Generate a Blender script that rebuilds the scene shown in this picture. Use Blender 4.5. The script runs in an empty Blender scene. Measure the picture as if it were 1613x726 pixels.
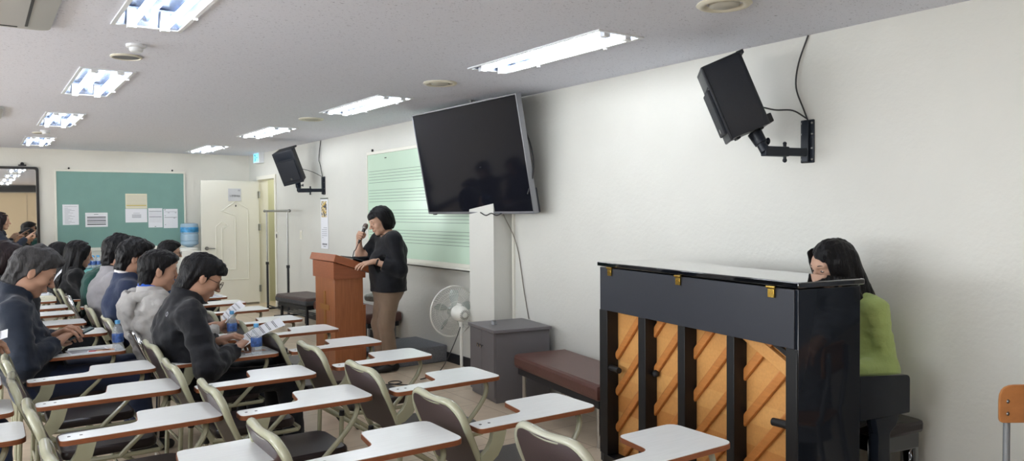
import bpy, bmesh, math, random
import numpy as np
from mathutils import Vector, Matrix, Euler

random.seed(4)
SC = bpy.context.scene
COL = SC.collection
PI = math.pi

# ------------------------------------------------------------------ materials
def srgb(r, g, b):
    f = lambda c: ((c / 255.0) / 12.92 if c / 255.0 <= 0.04045 else ((c / 255.0 + 0.055) / 1.055) ** 2.4)
    return (f(r), f(g), f(b), 1.0)

def mat(name, col, rough=0.6, metal=0.0, spec=0.5, noise=0.0, nscale=20.0, bump=0.0, bscale=60.0,
        stretch=(1, 1, 1), emit=None, estr=0.0, trans=0.0, ior=1.45, coat=0.0, alpha=1.0, sheen=0.0):
    m = bpy.data.materials.new(name)
    m.use_nodes = True
    nt = m.node_tree
    b = nt.nodes['Principled BSDF']
    b.inputs['Base Color'].default_value = col
    b.inputs['Roughness'].default_value = rough
    b.inputs['Metallic'].default_value = metal
    b.inputs['Specular IOR Level'].default_value = spec
    b.inputs['Transmission Weight'].default_value = trans
    b.inputs['IOR'].default_value = ior
    b.inputs['Coat Weight'].default_value = coat
    b.inputs['Alpha'].default_value = alpha
    b.inputs['Sheen Weight'].default_value = sheen
    if emit:
        b.inputs['Emission Color'].default_value = emit
        b.inputs['Emission Strength'].default_value = estr
    tc = nt.nodes.new('ShaderNodeTexCoord')
    mp = nt.nodes.new('ShaderNodeMapping')
    mp.inputs['Scale'].default_value = stretch
    nt.links.new(tc.outputs['Object'], mp.inputs['Vector'])
    if noise > 0:
        n = nt.nodes.new('ShaderNodeTexNoise')
        n.inputs['Scale'].default_value = nscale
        n.inputs['Detail'].default_value = 6
        nt.links.new(mp.outputs['Vector'], n.inputs['Vector'])
        rp = nt.nodes.new('ShaderNodeValToRGB')
        rp.color_ramp.elements[0].position = 0.3
        rp.color_ramp.elements[1].position = 0.7
        rp.color_ramp.elements[0].color = tuple(c * (1 - noise) for c in col[:3]) + (1,)
        rp.color_ramp.elements[1].color = tuple(min(1, c * (1 + noise)) for c in col[:3]) + (1,)
        nt.links.new(n.outputs['Fac'], rp.inputs['Fac'])
        nt.links.new(rp.outputs['Color'], b.inputs['Base Color'])
    if bump > 0:
        n2 = nt.nodes.new('ShaderNodeTexNoise')
        n2.inputs['Scale'].default_value = bscale
        n2.inputs['Detail'].default_value = 4
        nt.links.new(mp.outputs['Vector'], n2.inputs['Vector'])
        bp = nt.nodes.new('ShaderNodeBump')
        bp.inputs['Strength'].default_value = bump
        bp.inputs['Distance'].default_value = 0.01
        nt.links.new(n2.outputs['Fac'], bp.inputs['Height'])
        nt.links.new(bp.outputs['Normal'], b.inputs['Normal'])
    return m

def N(m, t): return m.node_tree.nodes.new(t)
def L(m, a, b): m.node_tree.links.new(a, b)
def BS(m): return m.node_tree.nodes['Principled BSDF']

M = {}
M['wall'] = mat('wall_paint', srgb(207, 207, 201), 0.42, bump=0.18, bscale=38, noise=0.018, nscale=3)
M['wall_back'] = mat('back_wall_paint', srgb(218, 216, 208), 0.5, bump=0.15, bscale=38, noise=0.02, nscale=3)
M['white_frame'] = mat('white_frame', srgb(226, 224, 214), 0.4)
M['door_paint'] = mat('door_paint', srgb(222, 221, 211), 0.4, noise=0.015, nscale=4)
M['door_inner'] = mat('door_inner', srgb(205, 205, 182), 0.5)
M['beige_locker'] = mat('locker_beige', srgb(212, 194, 164), 0.5)
M['dark_band'] = mat('dark_beam', srgb(60, 62, 66), 0.6)
M['rubber'] = mat('black_rubber', srgb(22, 22, 24), 0.6)
M['frame_green'] = mat('sage_enamel', srgb(160, 160, 136), 0.22, noise=0.05, nscale=9, coat=0.3)
M['frame_green_worn'] = mat('sage_enamel_worn', srgb(168, 168, 150), 0.25, noise=0.05, nscale=9, coat=0.3)
M['chrome'] = mat('chrome', srgb(190, 190, 190), 0.12, metal=1.0)
M['steel'] = mat('brushed_steel', srgb(150, 150, 148), 0.32, metal=1.0)
M['vinyl'] = mat('brown_vinyl', srgb(70, 58, 60), 0.3, bump=0.12, bscale=160)
M['seat_vinyl'] = mat('dark_seat_vinyl', srgb(44, 36, 37), 0.28, bump=0.1, bscale=160)
M['band'] = mat('tablet_edge_brown', srgb(140, 84, 54), 0.45, noise=0.15, nscale=30, stretch=(1, 1, 14))
M['laminate'] = mat('tablet_laminate', srgb(236, 240, 240), 0.25, noise=0.03, nscale=14, stretch=(0.6, 9, 1))
M['screw'] = mat('dark_screw', srgb(40, 38, 36), 0.4, metal=0.6)
M['wood'] = mat('lectern_wood', srgb(162, 102, 66), 0.35, noise=0.16, nscale=7, stretch=(9, 9, 0.7), bump=0.03)
M['wood_top'] = mat('lectern_top_wood', srgb(158, 94, 62), 0.33, noise=0.12, nscale=7, stretch=(0.8, 9, 9))
M['brass_dull'] = mat('inlay_gold', srgb(168, 116, 58), 0.4, metal=0.15)
M['brass'] = mat('brass', srgb(200, 165, 80), 0.25, metal=1.0)
M['piano'] = mat('piano_lacquer', srgb(14, 15, 18), 0.05, ior=1.55, coat=1.0)
M['piano_side'] = mat('piano_side_lacquer', srgb(26, 30, 37), 0.06, ior=1.4)
M['piano_satin'] = mat('piano_satin_black', srgb(44, 47, 55), 0.42, bump=0.05, bscale=200)
M['piano_post'] = mat('piano_post_black', srgb(14, 15, 18), 0.5)
M['rib'] = mat('spruce_rib', srgb(184, 120, 62), 0.4, noise=0.1, nscale=12, stretch=(1, 1, 6))
M['tv_black'] = mat('tv_screen', srgb(22, 23, 30), 0.07, spec=0.22)
M['tv_frame'] = mat('tv_silver_frame', srgb(140, 141, 146), 0.35, metal=0.6)
M['tv_back'] = mat('tv_back', srgb(30, 30, 33), 0.6)
M['black_plastic'] = mat('black_plastic', srgb(30, 34, 42), 0.5, bump=0.1, bscale=250)
M['grille'] = mat('speaker_grille', srgb(28, 32, 40), 0.6, bump=0.3, bscale=500)
M['black_metal'] = mat('black_bracket', srgb(28, 34, 44), 0.4, metal=0.2)
M['cable'] = mat('black_cable', srgb(38, 38, 40), 0.5)
M['cable_grey'] = mat('grey_cable', srgb(120, 112, 104), 0.5)
M['cork'] = mat('teal_felt', srgb(124, 160, 153), 0.9, bump=0.2, bscale=250, noise=0.03, nscale=5)
M['grey_cab'] = mat('grey_laminate', srgb(108, 105, 108), 0.42, noise=0.02, nscale=6)
M['carpet'] = mat('grey_carpet', srgb(122, 124, 130), 0.95, bump=0.5, bscale=300, noise=0.2, nscale=120)
M['bench_brown'] = mat('bench_brown_vinyl', srgb(92, 60, 54), 0.35, bump=0.12, bscale=90, noise=0.08, nscale=10)
M['bench_dark'] = mat('bench_worn_vinyl', srgb(78, 62, 60), 0.45, bump=0.3, bscale=30, noise=0.12, nscale=8)
M['bench_cloth'] = mat('bench_edge_cloth', srgb(74, 76, 80), 0.8, bump=0.3, bscale=60, noise=0.15, nscale=25)
M['dark_metal'] = mat('dark_metal', srgb(42, 42, 46), 0.5, metal=0.3)
M['fan_white'] = mat('fan_white', srgb(228, 228, 222), 0.35)
M['fan_blade'] = mat('fan_blade', srgb(196, 206, 202), 0.25, trans=0.3)
M['ac'] = mat('air_conditioner_grey', srgb(186, 188, 188), 0.45)
M['ac_slot'] = mat('air_conditioner_slot', srgb(60, 62, 64), 0.6)
M['vent'] = mat('vent_cream', srgb(220, 216, 200), 0.5)
M['vent_in'] = mat('vent_inner', srgb(190, 188, 178), 0.6)
M['spk_grey'] = mat('ceiling_speaker_mesh', srgb(120, 122, 126), 0.7)
M['fixture'] = mat('fixture_white', srgb(225, 228, 232), 0.3)
M['reflector'] = mat('fixture_reflector', srgb(160, 174, 200), 0.25, metal=0.9)
M['tube_light'] = mat('fluorescent_tube', (1, 1, 1, 1), 0.4, emit=(0.92, 0.96, 1.0, 1), estr=23.0)
M['paper'] = mat('white_paper', srgb(228, 230, 236), 0.8)
M['paper_cream'] = mat('cream_paper', srgb(222, 218, 196), 0.8)
M['ink'] = mat('printed_ink', srgb(70, 72, 80), 0.8)
M['ink_light'] = mat('printed_grey', srgb(150, 152, 160), 0.8)
M['staff'] = mat('staff_line_ink', srgb(96, 112, 104), 0.6)
M['ink_red'] = mat('printed_red', srgb(186, 62, 60), 0.7)
M['ink_peach'] = mat('printed_peach', srgb(226, 180, 150), 0.7)
M['ink_yellow'] = mat('printed_yellow', srgb(206, 190, 110), 0.8)
M['ink_green'] = mat('printed_green', srgb(150, 160, 80), 0.8)
M['water'] = mat('clear_plastic', srgb(226, 236, 244), 0.08, alpha=0.28)
M['label_blue'] = mat('bottle_label_blue', srgb(72, 104, 168), 0.4, noise=0.5, nscale=60)
M['cap_blue'] = mat('bottle_cap_blue', srgb(96, 168, 220), 0.4)
M['jug'] = mat('blue_jug_plastic', srgb(168, 200, 224), 0.12, alpha=0.62)
M['jug_label'] = mat('jug_label', srgb(70, 150, 205), 0.4, noise=0.4, nscale=20)
M['cooler'] = mat('cooler_white', srgb(226, 226, 220), 0.4)
M['teal_cloth'] = mat('teal_cloth', srgb(110, 176, 178), 0.7)
M['mirror'] = mat('mirror_glass', srgb(225, 225, 222), 0.02, metal=1.0)
M['mirror_frame'] = mat('mirror_frame_black', srgb(34, 32, 32), 0.4)
M['ply'] = mat('orange_plywood', srgb(182, 122, 72), 0.35, noise=0.07, nscale=5, stretch=(1, 8, 8))
M['grey_tube'] = mat('grey_enamel_tube', srgb(126, 130, 134), 0.35)
M['sign_grey'] = mat('sign_plate', srgb(196, 198, 204), 0.4)
M['sign_ink'] = mat('sign_lettering', srgb(52, 54, 60), 0.5)
M['daylight'] = mat('overcast_window_pane', srgb(230, 236, 240), 0.3, emit=(0.93, 0.97, 1.0, 1), estr=12.0)  # glowing pane of the added side windows, a fill for the room
M['exit_glow'] = mat('exit_sign_face', srgb(150, 220, 235), 0.4, emit=srgb(110, 200, 235), estr=0.9)
M['exit_dark'] = mat('exit_sign_pictogram', srgb(30, 130, 150), 0.4)
M['skirt'] = mat('black_skirting', srgb(30, 32, 38), 0.4)
M['phone'] = mat('phone_body', srgb(46, 62, 70), 0.15)
M['mic_grey'] = mat('microphone_body', srgb(60, 56, 56), 0.4, metal=0.3)
M['mic_head'] = mat('microphone_mesh', srgb(110, 98, 92), 0.45, metal=0.5, bump=0.5, bscale=600)
M['glass'] = mat('lens_glass', srgb(245, 248, 250), 0.03, trans=0.97, ior=1.2)
M['crystal'] = mat('crystal', srgb(220, 224, 230), 0.05, trans=0.5)

def tile_floor():
    m = mat('floor_tile', srgb(196, 176, 152), 0.33)
    tc = N(m, 'ShaderNodeTexCoord')
    bk = N(m, 'ShaderNodeTexBrick')
    bk.offset = 0.0
    bk.inputs['Scale'].default_value = 1.0
    bk.inputs['Brick Width'].default_value = 0.45
    bk.inputs['Row Height'].default_value = 0.45
    bk.inputs['Mortar Size'].default_value = 0.003
    bk.inputs['Color1'].default_value = srgb(208, 190, 168)
    bk.inputs['Color2'].default_value = srgb(213, 196, 173)
    bk.inputs['Mortar'].default_value = srgb(160, 138, 114)
    L(m, tc.outputs['Object'], bk.inputs['Vector'])
    n = N(m, 'ShaderNodeTexNoise'); n.inputs['Scale'].default_value = 7; n.inputs['Detail'].default_value = 8
    L(m, tc.outputs['Object'], n.inputs['Vector'])
    mx = N(m, 'ShaderNodeMix'); mx.data_type = 'RGBA'; mx.blend_type = 'MULTIPLY'
    mx.inputs[0].default_value = 0.5
    rp = N(m, 'ShaderNodeValToRGB')
    rp.color_ramp.elements[0].color = (0.72, 0.68, 0.64, 1); rp.color_ramp.elements[0].position = 0.3
    rp.color_ramp.elements[1].color = (1, 1, 1, 1); rp.color_ramp.elements[1].position = 0.65
    L(m, n.outputs['Fac'], rp.inputs['Fac'])
    L(m, bk.outputs['Color'], mx.inputs[6]); L(m, rp.outputs['Color'], mx.inputs[7])
    L(m, mx.outputs[2], BS(m).inputs['Base Color'])
    return m
M['floor'] = tile_floor()

def ceiling_mat():
    m = mat('fissured_ceiling_board', srgb(226, 224, 222), 0.9)
    tc = N(m, 'ShaderNodeTexCoord')
    mp = N(m, 'ShaderNodeMapping'); mp.inputs['Scale'].default_value = (1.0, 1.6, 1)
    L(m, tc.outputs['Object'], mp.inputs['Vector'])
    n = N(m, 'ShaderNodeTexNoise'); n.inputs['Scale'].default_value = 62; n.inputs['Detail'].default_value = 3
    n.inputs['Distortion'].default_value = 1.2
    L(m, mp.outputs['Vector'], n.inputs['Vector'])
    rp = N(m, 'ShaderNodeValToRGB')
    rp.color_ramp.elements[0].position = 0.31; rp.color_ramp.elements[0].color = srgb(168, 170, 186)
    rp.color_ramp.elements[1].position = 0.38; rp.color_ramp.elements[1].color = srgb(226, 229, 241)
    L(m, n.outputs['Fac'], rp.inputs['Fac'])
    L(m, rp.outputs['Color'], BS(m).inputs['Base Color'])
    bp = N(m, 'ShaderNodeBump'); bp.inputs['Strength'].default_value = 0.4; bp.inputs['Distance'].default_value = 0.004
    L(m, rp.outputs['Color'], bp.inputs['Height'])
    L(m, bp.outputs['Normal'], BS(m).inputs['Normal'])
    return m
M['ceiling'] = ceiling_mat()

def green_board():
    m = mat('green_steel_board', srgb(198, 222, 202), 0.16, spec=0.5, noise=0.02, nscale=2)
    return m
M['green_board'] = green_board()

def spruce():
    # soundboard planks: bands running across the object's local X/Z diagonal
    m = mat('spruce_soundboard', srgb(214, 156, 88), 0.35)
    tc = N(m, 'ShaderNodeTexCoord')
    mp = N(m, 'ShaderNodeMapping')
    mp.inputs['Rotation'].default_value = (0, math.radians(52), 0)
    L(m, tc.outputs['Object'], mp.inputs['Vector'])
    sx = N(m, 'ShaderNodeSeparateXYZ'); L(m, mp.outputs['Vector'], sx.inputs[0])
    mu = N(m, 'ShaderNodeMath'); mu.operation = 'MULTIPLY'; mu.inputs[1].default_value = 13.0
    L(m, sx.outputs['X'], mu.inputs[0])
    fl = N(m, 'ShaderNodeMath'); fl.operation = 'FLOOR'; L(m, mu.outputs[0], fl.inputs[0])
    wn = N(m, 'ShaderNodeTexWhiteNoise'); wn.noise_dimensions = '1D'; L(m, fl.outputs[0], wn.inputs['W'])
    rp = N(m, 'ShaderNodeValToRGB')
    rp.color_ramp.elements[0].color = srgb(200, 138, 76); rp.color_ramp.elements[1].color = srgb(224, 170, 104)
    L(m, wn.outputs['Value'], rp.inputs['Fac'])
    mp2 = N(m, 'ShaderNodeMapping'); mp2.inputs['Scale'].default_value = (60, 60, 1.5)
    L(m, mp.outputs['Vector'], mp2.inputs['Vector'])
    n = N(m, 'ShaderNodeTexNoise'); n.inputs['Scale'].default_value = 1.5
    L(m, mp2.outputs['Vector'], n.inputs['Vector'])
    mx = N(m, 'ShaderNodeMix'); mx.data_type = 'RGBA'; mx.blend_type = 'MULTIPLY'; mx.inputs[0].default_value = 0.25
    L(m, rp.outputs['Color'], mx.inputs[6]); L(m, n.outputs['Fac'], mx.inputs[7])
    L(m, mx.outputs[2], BS(m).inputs['Base Color'])
    return m
M['spruce'] = spruce()

def calendar_art():
    m = mat('calendar_picture', srgb(120, 110, 90), 0.6)
    tc = N(m, 'ShaderNodeTexCoord')
    n = N(m, 'ShaderNodeTexNoise'); n.inputs['Scale'].default_value = 11; n.inputs['Distortion'].default_value = 1.5
    L(m, tc.outputs['Object'], n.inputs['Vector'])
    rp = N(m, 'ShaderNodeValToRGB'); rp.color_ramp.interpolation = 'CONSTANT'
    e = rp.color_ramp.elements
    e[0].position = 0; e[0].color = srgb(60, 62, 76)
    e[1].position = 0.45; e[1].color = srgb(206, 176, 92)
    x = e.new(0.53); x.color = srgb(225, 222, 212)
    x = e.new(0.6); x.color = srgb(90, 88, 96)
    L(m, n.outputs['Fac'], rp.inputs['Fac']); L(m, rp.outputs['Color'], BS(m).inputs['Base Color'])
    return m
M['calendar_art'] = calendar_art()

def fabric(name, col, rough=0.85, bump=0.25, bscale=45, noise=0.08, sheen=0.15):
    return mat(name, col, rough, spec=0.3, bump=bump, bscale=bscale, noise=noise, nscale=8, sheen=sheen)
M['skin'] = mat('skin', srgb(178, 138, 116), 0.5, noise=0.05, nscale=25, spec=0.35)
M['skin_pale'] = mat('skin_pale', srgb(194, 156, 134), 0.5, noise=0.05, nscale=25, spec=0.35)
M['lips'] = mat('lips', srgb(160, 88, 84), 0.45)
M['eye_dark'] = mat('eye_lash_dark', srgb(28, 22, 22), 0.4)
M['eye_white'] = mat('eye_white', srgb(216, 208, 204), 0.3)
def hairmat(name, col, rough=0.42):
    return mat(name, col, rough, noise=0.3, nscale=60, bump=0.6, bscale=130, stretch=(1, 1, 0.2), spec=0.22)
M['hair_black'] = hairmat('black_hair', srgb(17, 16, 18))
M['hair_brown'] = hairmat('dark_brown_hair', srgb(32, 23, 25))
M['hair_grey'] = hairmat('greying_hair', srgb(62, 61, 62), 0.5)

# ------------------------------------------------------------------ mesh builder
class MB:
    def __init__(self):
        self.bm = bmesh.new()
    def _add(self, bm2, mtx=None, flat=None):
        fl = set(flat or ())
        for f in bm2.faces: f.smooth = f not in fl
        if mtx is not None:
            bmesh.ops.transform(bm2, matrix=mtx, verts=bm2.verts)
        me = bpy.data.meshes.new('tmp')
        bm2.to_mesh(me); bm2.free()
        self.bm.from_mesh(me)
        bpy.data.meshes.remove(me)
        return self
    def box(self, c, s, bevel=0.0, rot=None, seg=2):
        b = bmesh.new()
        bmesh.ops.create_cube(b, size=1.0)
        bmesh.ops.scale(b, vec=s, verts=b.verts)
        if bevel > 0:
            bmesh.ops.bevel(b, geom=b.edges[:], offset=min(bevel, min(s) * 0.45), segments=seg, affect='EDGES', profile=0.5)
        b.normal_update()
        main = [f for f in b.faces if max(abs(q) for q in f.normal) > 0.9999]   # broad faces stay flat, bevels smooth
        m = Matrix.Translation(c)
        if rot is not None:
            m = m @ (rot.to_4x4() if isinstance(rot, Matrix) else Euler(rot).to_matrix().to_4x4())
        return self._add(b, m, main)
    def box2(self, lo, hi, bevel=0.0):
        return self.box([(a + b) / 2 for a, b in zip(lo, hi)], [abs(b - a) for a, b in zip(lo, hi)], bevel)
    def tube(self, pts, r, seg=10, closed=False, cap=True):
        pts = [Vector(p) for p in pts]
        n = len(pts)
        rs = r if isinstance(r, (list, tuple)) else [r] * n
        b = bmesh.new()
        rings = []
        nrm = None
        for i, p in enumerate(pts):
            if closed:
                t = (pts[(i + 1) % n] - pts[i - 1])
            else:
                t = pts[min(i + 1, n - 1)] - pts[max(i - 1, 0)]
            t.normalize()
            if nrm is None:
                nrm = t.orthogonal().normalized()
            else:
                nrm = (nrm - t * nrm.dot(t))
                if nrm.length < 1e-6: nrm = t.orthogonal()
                nrm.normalize()
            bi = t.cross(nrm)
            rings.append([b.verts.new(p + (nrm * math.cos(2 * PI * k / seg) + bi * math.sin(2 * PI * k / seg)) * rs[i]) for k in range(seg)])
        rng = range(n) if closed else range(n - 1)
        for i in rng:
            A, B = rings[i], rings[(i + 1) % n]
            for k in range(seg):
                b.faces.new((A[k], A[(k + 1) % seg], B[(k + 1) % seg], B[k]))
        if cap and not closed:
            b.faces.new(rings[0][::-1]); b.faces.new(rings[-1])
        return self._add(b)
    def cyl(self, a, b_, r, r2=None, seg=20):
        return self.tube([a, b_], [r, r if r2 is None else r2], seg)
    def lathe(self, prof, seg=24, mtx=None):
        b = bmesh.new()
        rings = []
        for (r, z) in prof:
            if r < 1e-6:
                rings.append([b.verts.new((0, 0, z))])
            else:
                rings.append([b.verts.new((r * math.cos(2 * PI * k / seg), r * math.sin(2 * PI * k / seg), z)) for k in range(seg)])
        for A, B in zip(rings, rings[1:]):
            for k in range(seg):
                k2 = (k + 1) % seg
                if len(A) == 1 and len(B) == 1: continue
                if len(A) == 1: b.faces.new((A[0], B[k2], B[k]))
                elif len(B) == 1: b.faces.new((A[k], A[k2], B[0]))
                else: b.faces.new((A[k], A[k2], B[k2], B[k]))
        bmesh.ops.recalc_face_normals(b, faces=b.faces)
        return self._add(b, mtx)
    def prism(self, outline, z0, z1, mtx=None, bevel=0.0):
        b = bmesh.new()
        vs = [b.verts.new((x, y, z0)) for x, y in outline]
        f = b.faces.new(vs)
        r = bmesh.ops.extrude_face_region(b, geom=[f])
        bmesh.ops.translate(b, vec=(0, 0, z1 - z0), verts=[v for v in r['geom'] if isinstance(v, bmesh.types.BMVert)])
        bmesh.ops.recalc_face_normals(b, faces=b.faces)
        if bevel > 0:
            es = [e for e in b.edges if len(e.link_faces) == 2 and any(len(ff.verts) > 4 for ff in e.link_faces)]
            bmesh.ops.bevel(b, geom=es, offset=bevel, segments=2, affect='EDGES', profile=0.5)
        b.normal_update()
        return self._add(b, mtx, [f for f in b.faces if abs(f.normal.z) > 0.9999])
    def sphere(self, c, r, seg=16, scale=None, rot=None):
        b = bmesh.new()
        bmesh.ops.create_uvsphere(b, u_segments=seg, v_segments=max(6, seg // 2), radius=1.0)
        s = scale or (1, 1, 1)
        m = Matrix.Translation(c)
        if rot is not None: m = m @ rot.to_4x4()
        m = m @ Matrix.Diagonal((r * s[0], r * s[1], r * s[2], 1))
        return self._add(b, m)
    def grid(self, fn, nu, nv, thick=0.0):
        b = bmesh.new()
        vs = [[b.verts.new(fn(i / nu, j / nv)) for j in range(nv + 1)] for i in range(nu + 1)]
        for i in range(nu):
            for j in range(nv):
                b.faces.new((vs[i][j], vs[i + 1][j], vs[i + 1][j + 1], vs[i][j + 1]))
        if thick:
            bmesh.ops.recalc_face_normals(b, faces=b.faces)
            bmesh.ops.solidify(b, geom=b.faces[:], thickness=thick)
        return self._add(b)
    def raw(self, verts, faces):
        b = bmesh.new()
        vs = [b.verts.new(v) for v in verts]
        for f in faces:
            try: b.faces.new([vs[i] for i in f])
            except ValueError: pass
        return self._add(b)
    def build(self, name, material, parent=None, smooth=True, angle=38, mtx=None):
        me = bpy.data.meshes.new(name)
        if mtx is not None:
            bmesh.ops.transform(self.bm, matrix=mtx, verts=self.bm.verts)
        self.bm.to_mesh(me); self.bm.free()
        return link(name, me, material, parent, smooth, angle, True)

def link(name, me, material, parent=None, smooth=True, angle=38, keep=False):
    if not smooth:
        me.polygons.foreach_set('use_smooth', [False] * len(me.polygons))
    if smooth and len(me.polygons):
        if not keep: me.polygons.foreach_set('use_smooth', [True] * len(me.polygons))
        if angle < 180:
            fl = [False] * len(me.polygons)
            me.polygons.foreach_get('use_smooth', fl)
            me.set_sharp_from_angle(angle=math.radians(angle))
            me.polygons.foreach_set('use_smooth', fl)
    o = bpy.data.objects.new(name, me)
    COL.objects.link(o)
    if material: me.materials.append(material)
    if parent: o.parent = parent
    return o

def thing(name, label, cat, loc=(0, 0, 0), rz=0.0, group=None):
    o = bpy.data.objects.new(name, None)
    o.empty_display_size = 0.1
    COL.objects.link(o)
    o.location = loc; o.rotation_euler = (0, 0, rz)
    o['label'] = label; o['category'] = cat
    if group: o['group'] = group
    return o

def tag(o, label, cat, group=None):
    o['label'] = label; o['category'] = cat
    if group: o['group'] = group
    return o

def struct(name, mb, m):
    o = mb.build(name, m, smooth=True)
    o['kind'] = 'structure'
    return o

def place(o, loc, rz=0.0, rot=None):
    o.location = loc
    o.rotation_euler = rot if rot is not None else (0, 0, rz)
    return o

def dup(root, loc, rz, label=None, group=None):
    r = root.copy(); COL.objects.link(r)
    r.location = loc; r.rotation_euler = (0, 0, rz)
    if label: r['label'] = label
    if group: r['group'] = group
    for ch in list(root.children):
        c = ch.copy(); COL.objects.link(c); c.parent = r
        for g in list(ch.children):
            d = g.copy(); COL.objects.link(d); d.parent = c
    return r

def smoothpath(pts, n=6):
    pts = [Vector(p) for p in pts]
    P = [pts[0] * 2 - pts[1]] + pts + [pts[-1] * 2 - pts[-2]]
    out = []
    for i in range(1, len(P) - 2):
        for k in range(n):
            t = k / n
            a, b, c, d = P[i - 1], P[i], P[i + 1], P[i + 2]
            out.append(0.5 * ((2 * b) + (c - a) * t + (2 * a - 5 * b + 4 * c - d) * t * t + (3 * b - a - 3 * c + d) * t ** 3))
    out.append(pts[-1])
    return out

def roundpoly(pts, rad, n=5):
    """rounded corners on a 2D outline; rad may be a list"""
    out = []
    m = len(pts)
    for i in range(m):
        p = Vector(pts[i]); a = Vector(pts[i - 1]); b = Vector(pts[(i + 1) % m])
        r = rad[i] if isinstance(rad, (list, tuple)) else rad
        if r <= 0:
            out.append((p.x, p.y)); continue
        u = (a - p).normalized(); v = (b - p).normalized()
        ang = u.angle(v)
        d = min(r / math.tan(ang / 2), (a - p).length * 0.49, (b - p).length * 0.49)
        p0 = p + u * d; p1 = p + v * d
        for k in range(n + 1):
            t = k / n
            q = p0 * (1 - t) ** 2 + p * 2 * t * (1 - t) + p1 * t * t
            out.append((q.x, q.y))
    return out

def text_mesh(name, s, size, material, parent, mtx, extrude=0.0008, align='CENTER'):
    cu = bpy.data.curves.new(name, 'FONT')
    cu.body = s; cu.size = size; cu.extrude = extrude
    cu.align_x = align; cu.align_y = 'CENTER'
    o = bpy.data.objects.new(name, cu); COL.objects.link(o)
    dg = bpy.context.evaluated_depsgraph_get()
    me = bpy.data.meshes.new_from_object(o.evaluated_get(dg))
    bpy.data.objects.remove(o)
    me.transform(mtx)
    me.materials.clear()
    return link(name, me, material, parent, smooth=False)
# ------------------------------------------------------------------ camera
F_PX, W_PX, H_PX = 1200.0, 1613.0, 726.0
def make_camera():
    yaw, pitch, roll = math.radians(35.1), math.radians(1.5), 0.0076
    Fv = Vector((math.sin(yaw) * math.cos(pitch), math.cos(yaw) * math.cos(pitch), -math.sin(pitch)))
    Rv = Vector((math.cos(yaw), -math.sin(yaw), 0))
    Uv = Rv.cross(Fv)
    c, s = math.cos(roll), math.sin(roll)
    R2 = Rv * c - Uv * s; U2 = Rv * s + Uv * c
    m = Matrix((R2, U2, -Fv)).transposed().to_4x4()
    m.translation = (0, 0, 1.49)
    cam = bpy.data.cameras.new('camera')
    cam.sensor_width = 36.0
    cam.lens = 36.0 * F_PX / W_PX
    cam.clip_start = 0.05
    o = bpy.data.objects.new('camera', cam); COL.objects.link(o)
    o.matrix_world = m
    SC.camera = o
make_camera()

# ------------------------------------------------------------------ room shell
XR, XL, YB, YN, ZC = 3.80, -4.10, 13.15, -3.60, 2.45
struct('floor', MB().box2((XL, YN, -0.1), (XR + 1.4, YB, 0.0)), M['floor'])

# ceiling board with openings for the recessed lamps
LAMPS = [(0.74, 3.66), (0.74, 6.36), (0.72, 9.02), (0.68, 11.8), (2.89, 3.72), (2.89, 6.43), (2.87, 9.2), (2.86, 12.02),
         (0.74, 0.96), (0.74, -1.74), (2.89, -1.72), (-1.42, -1.72), (-3.3, -1.72)] + [(-1.42, 0.98), (-1.42, 3.68), (-1.42, 6.4), (-3.3, 0.98), (-3.3, 3.68), (-3.3, 6.4), (-3.3, 9.1)]  # from the rear right lamp onward: unseen lamps added for more bounce light
LW, LL = 0.31, 1.30
def build_ceiling():
    xs = sorted(set([XL, XR] + [round(x + s * LW / 2, 4) for x, y in LAMPS for s in (-1, 1)]))
    ys = sorted(set([YN, YB] + [round(y + s * LL / 2, 4) for x, y in LAMPS for s in (-1, 1)]))
    mb = MB()
    for i in range(len(xs) - 1):
        for j in range(len(ys) - 1):
            cx, cy = (xs[i] + xs[i + 1]) / 2, (ys[j] + ys[j + 1]) / 2
            if any(abs(cx - x) < LW / 2 and abs(cy - y) < LL / 2 for x, y in LAMPS): continue
            mb.raw([(xs[i], ys[j], ZC), (xs[i], ys[j + 1], ZC), (xs[i + 1], ys[j + 1], ZC), (xs[i + 1], ys[j], ZC)], [(0, 1, 2, 3)])
    mb.raw([(XL, YN, ZC + 0.2), (XR, YN, ZC + 0.2), (XR, YB, ZC + 0.2), (XL, YB, ZC + 0.2)], [(0, 1, 2, 3)])
    struct('ceiling', mb, M['ceiling'])
build_ceiling()

DY0, DY1, DZ = 11.78, 12.62, 2.02     # door opening in the right wall
mb = MB()
mb.box2((XR, YN, 0), (XR + 0.15, DY0 - 0.055, ZC + 0.2))
mb.box2((XR, DY1 + 0.055, 0), (XR + 0.15, YB, ZC + 0.2))
mb.box2((XR, DY0 - 0.055, DZ + 0.055), (XR + 0.15, DY1 + 0.055, ZC + 0.2))
struct('wall_right', mb, M['wall'])
struct('wall_back', MB().box2((XL, YB, 0), (XR + 0.15, YB + 0.15, ZC + 0.2)), M['wall_back'])
for k_, wy in enumerate((0.6, 3.6, 6.6, 9.6)):      # unseen windows added so their glow lights the right wall evenly
    wn = bpy.data.objects.new('window_%d' % (k_ + 1), None); COL.objects.link(wn); wn['kind'] = 'structure'
    wn.location = (XL, wy, 1.45)
    fr = MB()
    for a in ((-1.0, -.62, 1.0, -.56), (-1.0, .56, 1.0, .62), (-1.0, -.56, -.94, .56), (.94, -.56, 1.0, .56), (-.03, -.56, .03, .56)):
        fr.box2((0, a[0], a[1]), (.05, a[2], a[3]), .004)
    fr.build('window_frame', M['white_frame'], wn)
    MB().box2((.005, -.95, -.57), (.012, .95, .57)).build('window_pane', M['daylight'], wn)
struct('wall_left', MB().box2((XL - 0.15, YN, 0), (XL, YB, ZC + 0.2)), M['wall_back'])
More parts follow.
